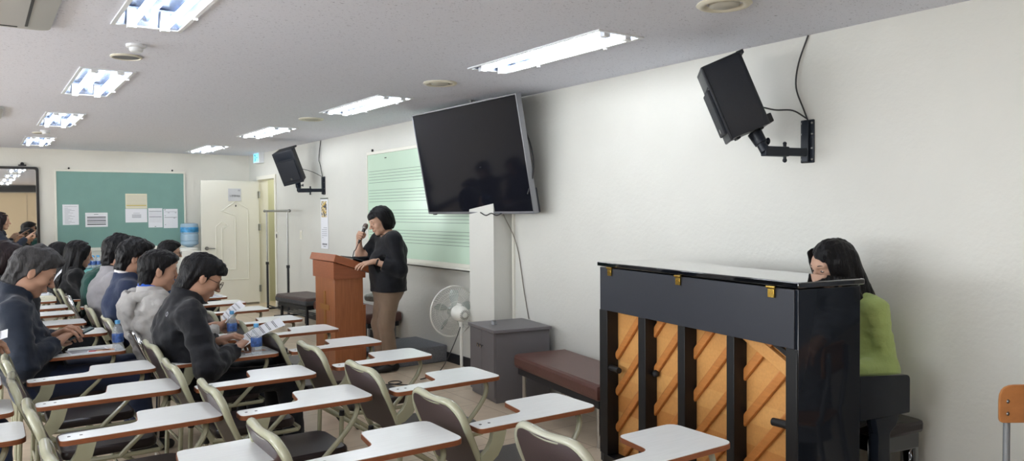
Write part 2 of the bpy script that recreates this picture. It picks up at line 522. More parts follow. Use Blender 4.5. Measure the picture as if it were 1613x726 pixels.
struct('wall_near', MB().box2((XL - 0.15, YN - 0.15, 0), (XR + 0.15, YN, ZC + 0.2)), M['wall_back'])
# passage seen through the open door
mb = MB()
mb.box2((XR + 0.15, DY0 - 0.25, 0), (XR + 1.4, DY0 - 0.2, 2.4))
mb.box2((XR + 0.15, DY1 + 0.2, 0), (XR + 1.4, DY1 + 0.25, 2.4))
mb.box2((XR + 1.38, DY0 - 0.25, 0), (XR + 1.43, DY1 + 0.25, 2.4))
mb.box2((XR + 0.15, DY0 - 0.25, 2.4), (XR + 1.43, DY1 + 0.25, 2.45))
struct('wall_passage', mb, M['door_inner'])
# pillar behind the television
struct('pillar', MB().box2((3.61, 5.41, 0), (XR, 5.80, ZC)), M['wall'])
# black skirting along the right wall
struct('baseboard_right', MB().box2((XR - 0.012, 5.82, 0), (XR, 11.7, 0.095)), M['skirt'])
struct('baseboard_back', MB().box2((XL, YB - 0.012, 0), (2.9, YB, 0.095)), M['skirt'])
# door trim
mb = MB()
mb.box2((XR - 0.02, DY0 - 0.06, 0), (XR + 0.15, DY0, DZ + 0.06))
mb.box2((XR - 0.02, DY1, 0), (XR + 0.15, DY1 + 0.06, DZ + 0.06))
mb.box2((XR - 0.02, DY0, DZ), (XR + 0.15, DY1, DZ + 0.06))
struct('trim_1', mb, M['white_frame'])
# thin conduit beside the pillar
struct('trim_2', MB().box2((XR - 0.018, 5.36, 0.0), (XR, 5.385, ZC)), M['white_frame'])

# door leaf standing open, parallel to the back wall
def build_door():
    d = bpy.data.objects.new('door_1', None); COL.objects.link(d)
    d['kind'] = 'structure'
    d.location = (XR - 0.02, 12.58, 0)
    W = 0.90
    MB().box2((-W, -0.02, 0.03), (0, 0.02, 2.0), 0.003).build('door_panel', M['door_paint'], d)
    # raised mouldings (towards the camera: -Y face)
    def mould(mb, pts):
        for a, b in zip(pts, pts[1:]):
            mb.tube([(a[0], -0.021, a[1]), (b[0], -0.021, b[1])], 0.008, 6)
    mb = MB()
    mould(mb, [(-0.59, 1.52), (-0.37, 1.67), (-0.18, 1.55), (-0.18, 0.42), (-0.66, 0.42)])
    mould(mb, [(-0.59, 1.52), (-0.38, 1.44), (-0.38, 0.58), (-0.59, 0.58), (-0.59, 1.25)])
    mould(mb, [(-0.68, 1.27), (-0.59, 1.35), (-0.50, 1.29), (-0.59, 1.22)])
    mould(mb, [(-0.68, 1.27), (-0.68, 0.62)])
    mb.build('moulding', M['door_paint'], d)
    h = MB().lathe([(0, 0), (0.03, 0), (0.03, 0.012), (0, 0.014)], 20, Matrix.Translation((-W + 0.075, -0.02, 0.93)) @ Matrix.Rotation(PI / 2, 4, 'X'))
    h.tube([(-W + 0.075, -0.03, 0.93), (-W + 0.075, -0.06, 0.93), (-W + 0.19, -0.062, 0.925)], 0.009, 10)
    h.build('door_handle', M['steel'], d)
    for z in (1.78, 1.25, 0.25):
        MB().box((0.0, -0.026, z), (0.035, 0.012, 0.11), 0.002).cyl((0.012, -0.033, z - 0.055), (0.012, -0.033, z + 0.055), 0.008).build('hinge', M['steel'], d)
    MB().box((-0.37, -0.024, 1.60), (0.014, 0.008, 0.03)).build('door_viewer', M['dark_metal'], d)
build_door()
s = thing('door_sign', 'grey square room sign with dark lettering on the open white door', 'sign', (3.395, 12.555, 1.775))
MB().box((0, 0, 0), (0.20, 0.008, 0.20), 0.002).build('plate', M['sign_grey'], s)
text_mesh('lettering', '1-찬양대실', 0.036, M['sign_ink'], s, Matrix.Translation((0, -0.0055, -0.02)) @ Matrix.Rotation(PI / 2, 4, 'X'))
MB().box((0.068, -0.005, 0.078), (0.034, 0.002, 0.008)).box((0.068, -0.005, 0.064), (0.034, 0.002, 0.008)).build('emblem', M['ink_light'], s)

# opposite wall: beige folding lockers and a dark beam, seen in the mirror
mb = MB()
for i in range(10):
    x0 = XL + 0.02 + i * 0.78
    mb.box2((x0 + 0.005, YN, 0.05), (x0 + 0.775, YN + 0.05, 2.2), 0.004)
struct('wall_near_panels', mb, M['beige_locker'])
struct('trim_3', MB().box2((XL, YN, 2.22), (XR, YN + 0.12, ZC - 0.01)), M['dark_band'])

# ------------------------------------------------------------------ ceiling lamps
def lamp_proto(label, loc):
    t = thing('ceiling_light', label, 'ceiling light', (loc[0], loc[1], ZC), 0, 'recessed twin tube ceiling lights')
    w, l, h = LW / 2, LL / 2, 0.09
    mb = MB()   # thin flange around the opening, just below the board
    for (x0, x1, y0, y1) in ((-w - .012, -w + .008, -l - .012, l + .012), (w - .008, w + .012, -l - .012, l + .012), (-w, w, -l - .012, -l + .008), (-w, w, l - .008, l + .012)):
        mb.box2((x0, y0, -0.008), (x1, y1, 0.0))
    mb.build('frame', M['fixture'], t)
    mb = MB()   # housing pan
    a, b = w - 0.004, l - 0.004
    mb.raw([(-a, -b, 0), (a, -b, 0), (a, b, 0), (-a, b, 0), (-a + .02, -b + .02, h), (a - .02, -b + .02, h), (a - .02, b - .02, h), (-a + .02, b - .02, h)],
           [(0, 1, 5, 4), (1, 2, 6, 5), (2, 3, 7, 6), (3, 0, 4, 7), (4, 5, 6, 7)])
    # ridge between the tubes
    mb.raw([(-.03, -b + .02, h - .001), (.03, -b + .02, h - .001), (0, -b + .02, 0.02), (-.03, b - .02, h - .001), (.03, b - .02, h - .001), (0, b - .02, 0.02)],
           [(0, 3, 5, 2), (1, 2, 5, 4), (0, 2, 1), (3, 4, 5)])
    mb.build('reflector', M['reflector'], t)
    for sx in (-1, 1):
        tb = MB().cyl((sx * 0.078, -l + 0.06, -0.003), (sx * 0.078, l - 0.06, -0.003), 0.016, seg=12).build('tube', M['tube_light'], t)
        for sy in (-1, 1):
            MB().box((sx * 0.078, sy * (l - 0.04), 0.026), (0.045, 0.04, 0.10), 0.004).build('lampholder', M['fixture'], tb)
    c = MB()
    for sy in (-0.35, 0.3):
        c.box((w + 0.004, sy, -0.012), (0.02, 0.012, 0.012))
    c.build('clip', M['fixture'], t)
    return t
LAMP_LABELS = [
    'large bright twin tube ceiling light cut off by the top edge at left',
    'twin tube ceiling light behind the grey ceiling speaker, second of the left line',
    'twin tube ceiling light, third of the left line going away',
    'smallest twin tube ceiling light above the bulletin board, last of the left line',
    'long twin tube ceiling light in front of the television',
    'twin tube ceiling light to the left above the television, second of the right line',
    'twin tube ceiling light above the far black wall speaker',
    'thin twin tube ceiling light nearest the far corner above the door',
    'twin tube ceiling light overhead to the left of the camera', 'twin tube ceiling light behind the camera on the left', 'twin tube ceiling light behind the camera on the right', 'twin tube ceiling light far behind the camera, third line', 'twin tube ceiling light far behind the camera, fourth line'] + [
    'twin tube ceiling light outside the frame, %s line, %s from the near wall' % (a, b) for a, b in (('third', 'first'), ('third', 'second'), ('third', 'third'), ('fourth', 'first'), ('fourth', 'second'), ('fourth', 'third'), ('fourth', 'fourth'))]
lp = lamp_proto(LAMP_LABELS[0], LAMPS[0])
for (x, y), lb in list(zip(LAMPS, LAMP_LABELS))[1:]:
    dup(lp, (x, y, ZC), 0, lb)

# round vents, speakers, detectors
def vent(label, loc):
    t = thing('ceiling_vent', label, 'ceiling vent', (loc[0], loc[1], ZC), 0, 'round cream ceiling vents')
    MB().lathe([(0.125, 0), (0.128, -0.006), (0.118, -0.014), (0.10, -0.016), (0.086, -0.008), (0.082, 0.0)], 32).build('ring', M['vent'], t)
    MB().lathe([(0, -0.020), (0.045, -0.019), (0.068, -0.012), (0.072, -0.002), (0, -0.001)], 32).build('disc', M['vent_in'], t)
    return t
v0 = vent('large round cream ceiling vent cut off by the top edge near the right speaker', (2.88, 2.36))
dup(v0, (2.86, 4.99, ZC), 0, 'round cream ceiling vent just left of the long light before the television')
dup(v0, (2.84, 7.62, ZC), 0, 'small round cream ceiling vent between the two middle lights of the right line')
def cspk(label, x, y):
    t = thing('ceiling_speaker', label, 'ceiling speaker', (x, y, ZC), 0, 'round grey ceiling speakers')
    MB().lathe([(0.088, 0), (0.090, -0.008), (0.080, -0.012), (0.076, -0.006), (0.076, 0)], 32).build('rim', M['vent'], t)
    MB().lathe([(0, -0.008), (0.076, -0.007), (0.076, -0.001), (0, -0.0005)], 32).build('grille', M['spk_grey'], t)
    return t
c0 = cspk('round grey ceiling speaker between the first two lights at left', 0.77, 5.18)
dup(c0, (0.645, 10.55, ZC), 0, 'small far round ceiling speaker before the last left light')
def det(label, x, y):
    t = thing('smoke_detector', label, 'smoke detector', (x, y, ZC), 0, 'white smoke detectors')
    MB().lathe([(0, 0), (0.052, -0.0), (0.052, -0.014), (0.046, -0.018), (0, -0.018)][::-1], 28).build('base', M['fixture'], t)
    MB().lathe([(0.036, -0.018), (0.036, -0.034), (0.028, -0.042), (0, -0.043)], 28).build('sensor', M['fixture'], t)
    return t
d0 = det('white round smoke detector on the ceiling near the large left light', 0.765, 4.80)
dup(d0, (0.67, 10.25, ZC), 0, 'tiny far smoke detector before the last left light')
def acunit(label, x, y):
    t = thing('air_conditioner', label, 'air conditioner', (x, y, ZC), 0, 'square ceiling air conditioners')
    o = roundpoly([(-.46, -.46), (.46, -.46), (.46, .46), (-.46, .46)], 0.07)
    i_ = roundpoly([(-.36, -.36), (.36, -.36), (.36, .36), (-.36, .36)], 0.05)
    n = len(o)
    mb = MB()
    vs = [(a, b, -0.001) for a, b in o] + [(a * .985, b * .985, -0.022) for a, b in o] + [(a, b, -0.036) for a, b in i_]
    fs = [(k, (k + 1) % n, n + (k + 1) % n, n + k) for k in range(n)] + [(n + k, n + (k + 1) % n, 2 * n + (k + 1) % n, 2 * n + k) for k in range(n)] + [tuple(range(2 * n, 3 * n))]
    mb.raw(vs, fs).build('panel', M['ac'], t, angle=25)
    s_ = MB()
    for (cx, cy, sx, sy) in ((.345, 0, .012, .62), (-.345, 0, .012, .62), (0, .345, .62, .012), (0, -.345, .62, .012)):
        s_.box((cx, cy, -0.037), (sx, sy, 0.004))
    s_.build('air_slot', M['ac_slot'], t)
    g = MB()
    for k in range(9):
        g.box((-.2 + k * .05, 0, -0.039), (.02, .44, .006))
    g.build('intake_grille', M['ac'], t)
    return t
a0 = acunit('grey square ceiling air conditioner at the top left corner', -0.125, 4.14)
dup(a0, (-0.235, 8.60, ZC), 0, 'far grey ceiling air conditioner at the left edge')
# ------------------------------------------------------------------ tablet-arm folding chairs
TABLET = roundpoly([(-.29, -.22), (.30, -.22), (.30, .085), (.015, .085), (-.012, -.105), (-.29, -.12)],
                   [.03, .05, .05, .035, .05, .03])
def inset(poly, d):
    n = len(poly); out = []
    for i in range(n):
        a, b, c = Vector(poly[i - 1]), Vector(poly[i]), Vector(poly[(i + 1) % n])
        t = (c - a).normalized(); nrm = Vector((-t.y, t.x))
        q = b + nrm * d
        out.append((q.x, q.y))
    return out
BACKPTS = [(-.215, -.20, .385), (-.255, -.203, .47), (-.295, -.205, .56), (-.335, -.205, .655), (-.352, -.190, .71), (-.366, -.150, .745), (-.371, -.10, .752),
           (-.374, 0, .746), (-.371, .10, .752), (-.366, .150, .745), (-.352, .190, .71), (-.335, .205, .655), (-.295, .205, .56), (-.255, .203, .47), (-.215, .20, .385)]
def make_chair(label, fm):
    t = thing('tablet_chair', label, 'chair', (0, 0, 0), 0, 'folding chairs with writing tablets')
    # back frame: one bent tube, thicker over the top
    p = smoothpath(BACKPTS, 4)
    rs = [0.0130 + 0.004 * max(0.0, min(1.0, (q.z - 0.6) / 0.12)) for q in p]
    MB().tube(p, rs, 10).build('back_frame', fm, t)
    # vinyl back panel filling the frame
    out = [(q.y * 0.955, q.z - 0.004 if q.z > .7 else q.z) for q in p if q.z > 0.445]
    def bx(z):   # lean of the back
        return -0.243 - (z - 0.445) * 0.43
    b = bmesh.new()
    ring_f = [b.verts.new((bx(z) + 0.012 - 0.02 * (1 - (y / .2) ** 2) * 0.5, y, z)) for y, z in out]
    ring_b = [b.verts.new((bx(z) - 0.010 - 0.02 * (1 - (y / .2) ** 2) * 0.5, y, z)) for y, z in out]
    n = len(out)
    for i in range(n):
        b.faces.new((ring_f[i], ring_f[(i + 1) % n], ring_b[(i + 1) % n], ring_b[i]))
    h = n // 2
    for i in range(h):
        j = n - 1 - i
        if i + 1 < j - 1 + 1 and i + 1 <= h:
            a_, c_ = ring_f, ring_b
            if i + 1 == j - 1:
                b.faces.new((a_[i], a_[i + 1], a_[j])); b.faces.new((c_[i], c_[j], c_[i + 1]))
            elif i + 1 < j - 1:
                b.faces.new((a_[i], a_[i + 1], a_[j - 1], a_[j])); b.faces.new((c_[i], c_[j], c_[j - 1], c_[i + 1]))
    bmesh.ops.recalc_face_normals(b, faces=b.faces)
    MB()._add(b).build('backrest', M['vinyl'], t)
    # seat cushion
    so = roundpoly([(-.20, -.185), (.20, -.175), (.20, .175), (-.20, .185)], [.05, .07, .07, .05])
    MB().prism(so, .395, .437, bevel=.014).build('seat', M['seat_vinyl'], t)
    mb = MB()
    for s in (-1, 1):
        mb.tube(smoothpath([(-.225, s * .205, .40), (-.10, s * .197, .388), (.10, s * .195, .385), (.195, s * .185, .383)], 3), 0.011, 8)
    mb.tube([(.195, -.185, .383), (.215, -.15, .383), (.215, .15, .383), (.195, .185, .383)], 0.010, 8)
    mb.tube([(-.225, -.205, .40), (-.225, .205, .40)], 0.010, 8)
    mb.build('seat_frame', fm, t)
    for s in (-1, 1):   # front legs run forward from the back uprights
        g = MB().tube(smoothpath([(-.215, s * .20, .385), (-.13, s * .205, .32), (.06, s * .207, .185), (.285, s * .208, .03)], 4), 0.0115, 9).build('leg', fm, t)
        MB().cyl((.272, s * .208, .045), (.303, s * .208, .0), 0.017, 0.016, 12).build('rubber_foot', M['rubber'], g)
    for s in (-1, 1):   # upright rear legs with a black plug on top
        g = MB().tube([(-.262, s * .165, .0), (-.245, s * .165, .39)], 0.0125, 9).build('leg', fm, t)
        MB().cyl((-.245, s * .165, .385), (-.244, s * .165, .412), 0.0155, 0.013, 12).build('end_cap', M['rubber'], g)
    MB().tube([(-.252, -.165, .22), (-.252, .165, .22)], 0.008, 8).tube([(.12, -.207, .143), (.12, .207, .143)], 0.008, 8).build('stretcher', fm, t)
    tb = MB().prism(TABLET, .6405, .6585).build('tablet', M['band'], t)
    MB().prism(inset(TABLET, .0022), .6575, .6605).build('laminate', M['laminate'], tb)
    sc = MB()
    for x in (-.255, -.215):
        sc.cyl((x, -.165, .6603), (x, -.165, .6612), 0.006, seg=10)
    sc.build('screw', M['screw'], tb)
    # curved plate bracket from the upright to the arm
    arc = [(-.288, .512), (-.250, .520), (-.212, .548), (-.186, .59), (-.172, .64), (-.232, .64), (-.240, .608), (-.258, .578), (-.290, .552)]
    MB().prism([(x, z) for x, z in arc], -.012, .012, Matrix.Translation((0, -.213, 0)) @ Matrix.Rotation(PI / 2, 4, 'X')).build('arm_bracket', fm, t)
    MB().tube(smoothpath([(.215, -.10, .634), (.235, -.15, .628), (.222, -.185, .59), (.17, -.198, .52), (.03, -.20, .385)], 5), 0.0115, 9).build('tablet_strut', fm, t)
    return t

CHAIRS = [
 # (tablet right X, near edge Y, finish, label)
 (2.194, 1.75, 'w', 'tablet chair in front of the piano, white tablet with a red dot, worn back'),
 (2.141, 2.418, 'g', 'empty front row tablet chair with its tablet below the brown wall bench'),
 (2.147, 3.145, 'g', 'empty tablet chair in the front row whose tablet stands before the grey cabinet'),
 (2.149, 3.842, 'g', 'empty tablet chair in the front row whose tablet stands before the grey carpeted platform'),
 (2.114, 4.434, 'g', 'empty tablet chair in the front row whose tablet reaches the presenter legs'),
 (2.099, 5.106, 'g', 'empty tablet chair in the front row whose tablet crosses the lectern base'),
 (2.065, 5.755, 'g', 'empty tablet chair in the front row just left of the lectern'),
 (2.05, 6.536, 'g', 'empty tablet chair in the front row before the worn dark bench'),
 (2.03, 7.153, 'g', 'empty tablet chair in the front row before the coat rack foot'),
 (2.02, 7.746, 'g', 'far front row tablet chair with papers lying on its tablet'),
 (2.01, 8.42, 'g', 'tablet chair used by the man with glasses in the blue jacket'),
 (1.50, 1.72, 'w', 'tablet chair at the bottom edge below the piano end tablet, second row'),
 (1.447, 2.361, 'g', 'empty tablet chair in the second row at bottom centre, tablet cut by the lower frame'),
 (1.458, 3.153, 'g', 'empty tablet chair in the middle of the second row with a broad clean tablet'),
 (1.425, 3.76, 'g', 'empty tablet chair just nearer than the man in the black jacket, scuffed tablet corner'),
 (1.452, 4.449, 'g', 'tablet chair used by the man in the black jacket and glasses'),
 (1.452, 5.10, 'c', 'chrome framed tablet chair used by the man in the light grey hooded jacket'),
 (1.40, 5.80, 'g', 'tablet chair used by the man in the navy suit'),
 (1.37, 6.55, 'g', 'tablet chair used by the man in the grey blazer'),
 (1.33, 7.70, 'c', 'chrome framed tablet chair used by the person in the dark green jacket'),
 (1.32, 8.45, 'g', 'tablet chair used by the woman with long black hair'),
 (1.31, 9.35, 'g', 'far tablet chair used by the dark haired person beyond the long haired woman'),
 (0.845, 1.85, 'g', 'third row tablet chair at the lower left edge of the frame, nearest the camera'),
 (0.836, 2.528, 'g', 'empty tablet chair at the bottom left whose tablet is cut by the lower frame'),
 (0.817, 3.206, 'g', 'empty tablet chair at left, nearest whole tablet of the third row'),
 (0.784, 3.828, 'g', 'empty tablet chair at left, second whole tablet of the third row'),
 (0.776, 4.417, 'g', 'empty tablet chair directly nearer than the grey haired man'),
 (0.73, 5.106, 'g', 'tablet chair used by the grey haired man with the phone, bottle on its tablet'),
 (0.739, 5.966, 'g', 'empty tablet chair just beyond the grey haired man'),
 (0.678, 6.607, 'g', 'tablet chair used by the dark haired woman behind the grey haired man'),
 (0.658, 7.261, 'g', 'empty far tablet chair third beyond the grey haired man'),
 (0.656, 7.793, 'g', 'empty far tablet chair fourth beyond the grey haired man'),
 (0.614, 8.436, 'g', 'far tablet chair with a stack of booklets on its tablet'),
 (0.632, 9.051, 'g', 'farthest tablet chair of the third row with white papers on its tablet'),
 (0.12, 2.70, 'g', 'back row tablet chair at the lower left corner'),
 (0.137, 3.332, 'g', 'back row tablet chair at the left edge with a scratched tablet corner'),
 (0.111, 3.794, 'g', 'back row tablet chair used by the person in blue jeans at the left edge'),
 (0.085, 4.42, 'g', 'back row tablet chair at the left edge, only its brown tablet tip showing'),
]
protos = {}
CHAIR_POS = {}
for i, (tx, ny, fin, lb) in enumerate(CHAIRS):
    O = (tx - 0.30, ny + 0.22, 0.0)
    CHAIR_POS[i] = O
    rz = random.uniform(-0.02, 0.02)
    if fin not in protos:
        protos[fin] = make_chair(lb, {'g': M['frame_green'], 'w': M['frame_green_worn'], 'c': M['chrome']}[fin])
        protos[fin].location = O; protos[fin].rotation_euler = (0, 0, rz)
    else:
        dup(protos[fin], O, rz, lb)

# ------------------------------------------------------------------ upright piano (local: x = depth from the back, y = along the back, origin at near back corner)
PB = (2.708, 1.856); PANG = math.atan2(-0.16, 0.987)
def ploc(x, y, z=0.0):
    c, s = math.cos(PANG), math.sin(PANG)
    return (PB[0] + c * x - s * y, PB[1] + s * x + c * y, z)
def build_piano():
    t = thing('upright_piano', 'black upright piano seen from the back with golden wooden soundboard between posts', 'piano', (PB[0], PB[1], 0), PANG)
    LEN = 1.489
    # lid with glossy top and hinges
    lid = MB().box2((0.0, -0.012, 1.165), (0.385, LEN + 0.012, 1.190), 0.005).build('lid', M['piano'], t)
    for y in (0.132, 0.751, 1.363):
        hb = MB().box((-0.004, y, 1.135), (0.008, 0.035, 0.036), 0.001)
        hb.cyl((-0.006, y - 0.024, 1.160), (-0.006, y + 0.024, 1.160), 0.006, seg=10)
        for dy in (-.009, .009): hb.cyl((-0.008, y + dy, 1.137), (-0.0105, y + dy, 1.137), 0.003, seg=8)
        hb.build('hinge', M['brass'], lid)
    # end panels
    for y0, y1, nm in ((0.0, 0.035, 'near'), (LEN - 0.035, LEN, 'far')):
        e = MB().box2((0.012, y0, 0.03), (0.372, y1, 1.160), 0.003)
        e.build('end_panel', M['piano_side'], t)
    # upper back board
    MB().box2((0.004, 0.015, 0.915), (0.03, LEN - 0.015, 1.158), 0.002).build('back_board', M['piano_satin'], t)
    # five posts
    posts = [(0.0, 0.064), (0.365, 0.419), (0.712, 0.771), (1.037, 1.106), (1.404, LEN)]
    for a, b in posts:
        MB().box2((0.006, a + 0.002, 0.08), (0.082, b - 0.002, 0.9149), 0.003).build('back_post', M['piano_post'], t)
    MB().box2((0.006, 0.04, 0.03), (0.12, LEN - 0.04, 0.079), 0.003).build('bottom_rail', M['piano_post'], t)
    # soundboard, recessed
    sb = MB().box2((0.083, 0.03, 0.079), (0.095, LEN - 0.03, 1.10)).build('soundboard', M['spruce'], t)
    mb = MB()
    # ribs run diagonally over the soundboard
    for k in range(13):
        y0 = 1.9 - k * 0.19
        a = Vector((0.073, y0, 0.10)); b = Vector((0.073, y0 - 0.80, 0.98))
        # clip to the board in y
        def at(yv):
            s = (yv - a.y) / (b.y - a.y); return a + (b - a) * s
        y_hi, y_lo = min(a.y, LEN - 0.08), max(b.y, 0.08)
        if y_hi - y_lo < 0.06: continue
        p, q = at(y_hi), at(y_lo)
        d = (q - p); ln = d.length; d.normalize()
        ang = math.atan2(d.z, d.y)
        mb.box((p + q) / 2, (0.022, ln, 0.042), 0.008, rot=Matrix.Rotation(ang, 3, 'X'))
    mb.build('rib', M['rib'], sb)
    # diagonal corner brace at the near top corner
    MB().box((0.066, 0.215, 0.862), (0.020, 0.32, 0.058), 0.003, rot=Matrix.Rotation(math.radians(25), 3, 'X')).build('corner_brace', M['spruce'], sb)
    MB().box((0.070, 0.150, 0.892), (0.014, 0.17, 0.022), 0.002, rot=Matrix.Rotation(math.radians(25), 3, 'X')).build('black_strut', M['piano_post'], sb)  # black strip standing in for the dark gap above the brace
    # carrying handles and bolts
    for y, s in ((1.40, -1), (0.066, 1)):
        MB().tube(smoothpath([(0.03, y - s * .02, .585), (0.03, y + s * .035, .585), (0.026, y + s * .085, .583)], 4), [0.017] * 9, 12).build('carrying_handle', M['rubber'], t)
    for y, z in ((1.02, 0.62), (0.695, 0.34)):
        MB().sphere((0.06, y, z), 0.02, 12).build('bolt', M['rubber'], t)
    # lower front, upper front, keyboard
    MB().box2((0.31, 0.035, 0.06), (0.345, LEN - 0.035, 0.575), 0.003).build('lower_panel', M['piano'], t)
    MB().box2((0.335, 0.035, 0.80), (0.365, LEN - 0.035, 1.15), 0.003).build('upper_panel', M['piano'], t)
    MB().prism([(0.345, 0.775), (0.43, 0.775), (0.425, 0.80), (0.372, 0.90), (0.352, 0.91)], 0.06, LEN - 0.06,
               Matrix(((1, 0, 0, 0), (0, 0, 1, 0), (0, 1, 0, 0), (0, 0, 0, 1))), 0.004).build('fallboard', M['piano'], t)
    MB().box2((0.345, 0.03, 0.58), (0.67, LEN - 0.03, 0.65), 0.004).build('key_bed', M['piano'], t)
    k = MB()
    for i in range(52):
        yy = 0.12 + i * 0.0240
        k.box2((0.43, yy, 0.65), (0.60, yy + 0.0228, 0.675), 0.001)
    kb = k.build('white_keys', M['laminate'], t)
    k = MB()
    for i in range(51):
        if i % 7 in (0, 1, 3, 4, 5):
            yy = 0.12 + (i + 1) * 0.0240
            k.box2((0.43, yy - 0.006, 0.675), (0.53, yy + 0.006, 0.687), 0.001)
    k.build('black_keys', M['rubber'], t)
    for y0, y1 in ((0.0, 0.055), (LEN - 0.055, LEN)):
        ch = roundpoly([(0.372, 0.575), (0.692, 0.575), (0.692, 0.745), (0.372, 0.770)], [0.0, 0.01, 0.025, 0.0])
        MB().prism(ch, y0, y1, Matrix(((1, 0, 0, 0), (0, 0, 1, 0), (0, 1, 0, 0), (0, 0, 0, 1))), 0.003).build('key_cheek', M['piano_side'], t)
        lg = roundpoly([(0.47, 0.575), (0.625, 0.575), (0.605, 0.53), (0.565, 0.50), (0.565, 0.06), (0.49, 0.06), (0.49, 0.50)], [0, 0, .02, .02, 0, 0, .02])
        MB().prism(lg, y0 + 0.002, y1 - 0.002, Matrix(((1, 0, 0, 0), (0, 0, 1, 0), (0, 1, 0, 0), (0, 0, 0, 1))), 0.003).build('front_leg', M['piano_side'], t)
        MB().box2((0.02, y0, 0.0), (0.60, y1, 0.06), 0.004).build('toe_block', M['piano'], t)
    return t
build_piano()

def piano_bench():
    c = ploc(0.825, 0.44)
    t = thing('piano_bench', 'black padded piano bench the pianist sits on', 'bench', (c[0], c[1], 0), PANG)
    MB().box((0, 0, .445), (.30, .62, .065), .02).build('seat', M['seat_vinyl'], t)
    MB().box((0, 0, .375), (.27, .58, .075), .004).build('apron', M['piano'], t)
    for sx in (-1, 1):
        for sy in (-1, 1):
            MB().prism([(-.028, -.028), (.028, -.028), (.028, .028), (-.028, .028)], 0, .40, Matrix.Translation((sx * .115, sy * .255, 0)), .003).build('leg', M['piano'], t)
piano_bench()

# ------------------------------------------------------------------ lectern
def lectern():
    X0, X1, Y0, Y1 = 2.665, 2.945, 6.62, 7.10
    t = thing('lectern', 'brown wooden lectern with a sloping top and a gold cross on its front', 'lectern', ((X0 + X1) / 2, (Y0 + Y1) / 2, 0))
    hx, hy = (X1 - X0) / 2, (Y1 - Y0) / 2
    MB().box2((-hx, -hy, 0.06), (hx, hy, 0.885), 0.003).build('body', M['wood'], t)
    MB().box2((-hx - .012, -hy - .012, 0.0), (hx + .02, hy + .012, 0.06), 0.003).build('plinth', M['wood'], t)
    # head box: front higher than the back
    h = MB()
    a, b = hx + 0.016, hy + 0.022
    vs = [(-a, -b, .875), (a, -b, .875), (a, b, .875), (-a, b, .875), (-a, -b, 1.03), (a, -b, .925), (a, b, .925), (-a, b, 1.03)]
    h.raw(vs, [(3, 2, 1, 0), (4, 5, 6, 7), (0, 1, 5, 4), (1, 2, 6, 5), (2, 3, 7, 6), (3, 0, 4, 7)]).build('head_box', M['wood_top'], t)
    # sloping top slab
    ang = math.atan2(-(1.03 - 0.925), 2 * a)
    MB().box((0.028, 0, 1.008), (0.40, 2 * hy + 0.13, 0.068), 0.004, rot=Matrix.Rotation(-ang, 3, 'Y')).build('top_slab', M['wood_top'], t)
    # cross on the audience side
    c = MB()
    c.box((-hx - 0.002, 0.0, 0.52), (0.006, 0.05, 0.46), 0.001)
    c.box((-hx - 0.003, 0.0, 0.60), (0.006, 0.22, 0.05), 0.001)
    c.build('cross', M['brass_dull'], t)
    MB().box2((hx, -hy + 0.0, 0.06), (hx + 0.025, -hy + 0.02, 0.62), 0.002).box2((hx, hy - 0.02, 0.06), (hx + 0.025, hy, 0.62), 0.002).build('back_rail', M['wood'], t)
lectern()
# tablet on the lectern
tb = thing('tablet_computer', 'black tablet computer lying on the lectern top under the hand of the presenter', 'tablet', (2.865, 6.66, 1.052), 0)
MB().box((0, 0, 0.0), (0.16, 0.24, 0.010), 0.004, rot=Matrix.Rotation(0.30, 3, 'Y')).build('body', M['phone'], tb)
MB().box((0.001, 0, 0.0055), (0.145, 0.22, 0.001), rot=Matrix.Rotation(0.30, 3, 'Y')).build('screen', M['tv_black'], tb)

# ------------------------------------------------------------------ television on the pillar
def television():
    c = Vector((3.532, 5.685, 1.935)); yaw, tilt = 3.165, -0.187
    n = Vector((math.cos(yaw) * math.cos(tilt), math.sin(yaw) * math.cos(tilt), math.sin(tilt)))
    rt = Vector((0, 0, 1)).cross(n).normalized(); up = n.cross(rt)
    rot = Matrix((rt, up, n)).transposed()
    t = thing('television', 'large black flat television with a silver frame tilted down from the wall', 'television', c)
    t.rotation_euler = rot.to_euler()
    W, H = 1.66, 0.957
    MB().box((0, 0, -0.022), (W - .02, H - .02, 0.036), .006).build('housing', M['tv_back'], t)
    MB().box((0, 0, -0.002), (W - .022, H - .026, 0.006), .001).build('screen', M['tv_black'], t)
    f = MB()
    f.box((-W / 2 + .005, 0, -.016), (.012, H, .05), .003); f.box((W / 2 - .005, 0, -.016), (.012, H, .05), .003)
    f.box((0, H / 2 - .005, -.016), (W, .012, .05), .003); f.box((0, -H / 2 + .008, -.016), (W, .020, .05), .003)
    f.build('frame', M['tv_frame'], t)
    MB().box((W / 2 - .02, -H / 2 + .10, -.05), (.03, .2, .03), .006).build('side_connector', M['black_plastic'], t)
    MB().box((-W / 2 + .09, -H / 2 - .006, -.01), (.05, .012, .02), .003).build('receiver', M['black_plastic'], t)
    return t
television()
m = thing('wall_mount', 'small black bracket holding the television near the ceiling', 'bracket', (3.56, 5.62, 2.0))
MB().box2((0.03, -.16, -.18), (0.05, .16, .18), .003).box2((-0.012, -.12, -.14), (0.04, -.09, .14), .003).box2((-0.012, .09, -.14), (0.04, .12, .14), .003).build('plate', M['dark_metal'], m)
MB().box2((-.05, -.02, .437), (.0, .02, .45), .002).box2((-.04, -.008, .40), (-.02, .008, .44)).build('hook', M['steel'], m)
tag(MB().tube(smoothpath([(3.60, 5.02, 2.27), (3.62, 4.88, 2.0), (3.62, 4.85, 1.80), (3.60, 4.90, 1.62)], 6), 0.006, 8).build('television_cable', M['cable']),
    'black cable hanging along the right side of the television', 'cable')
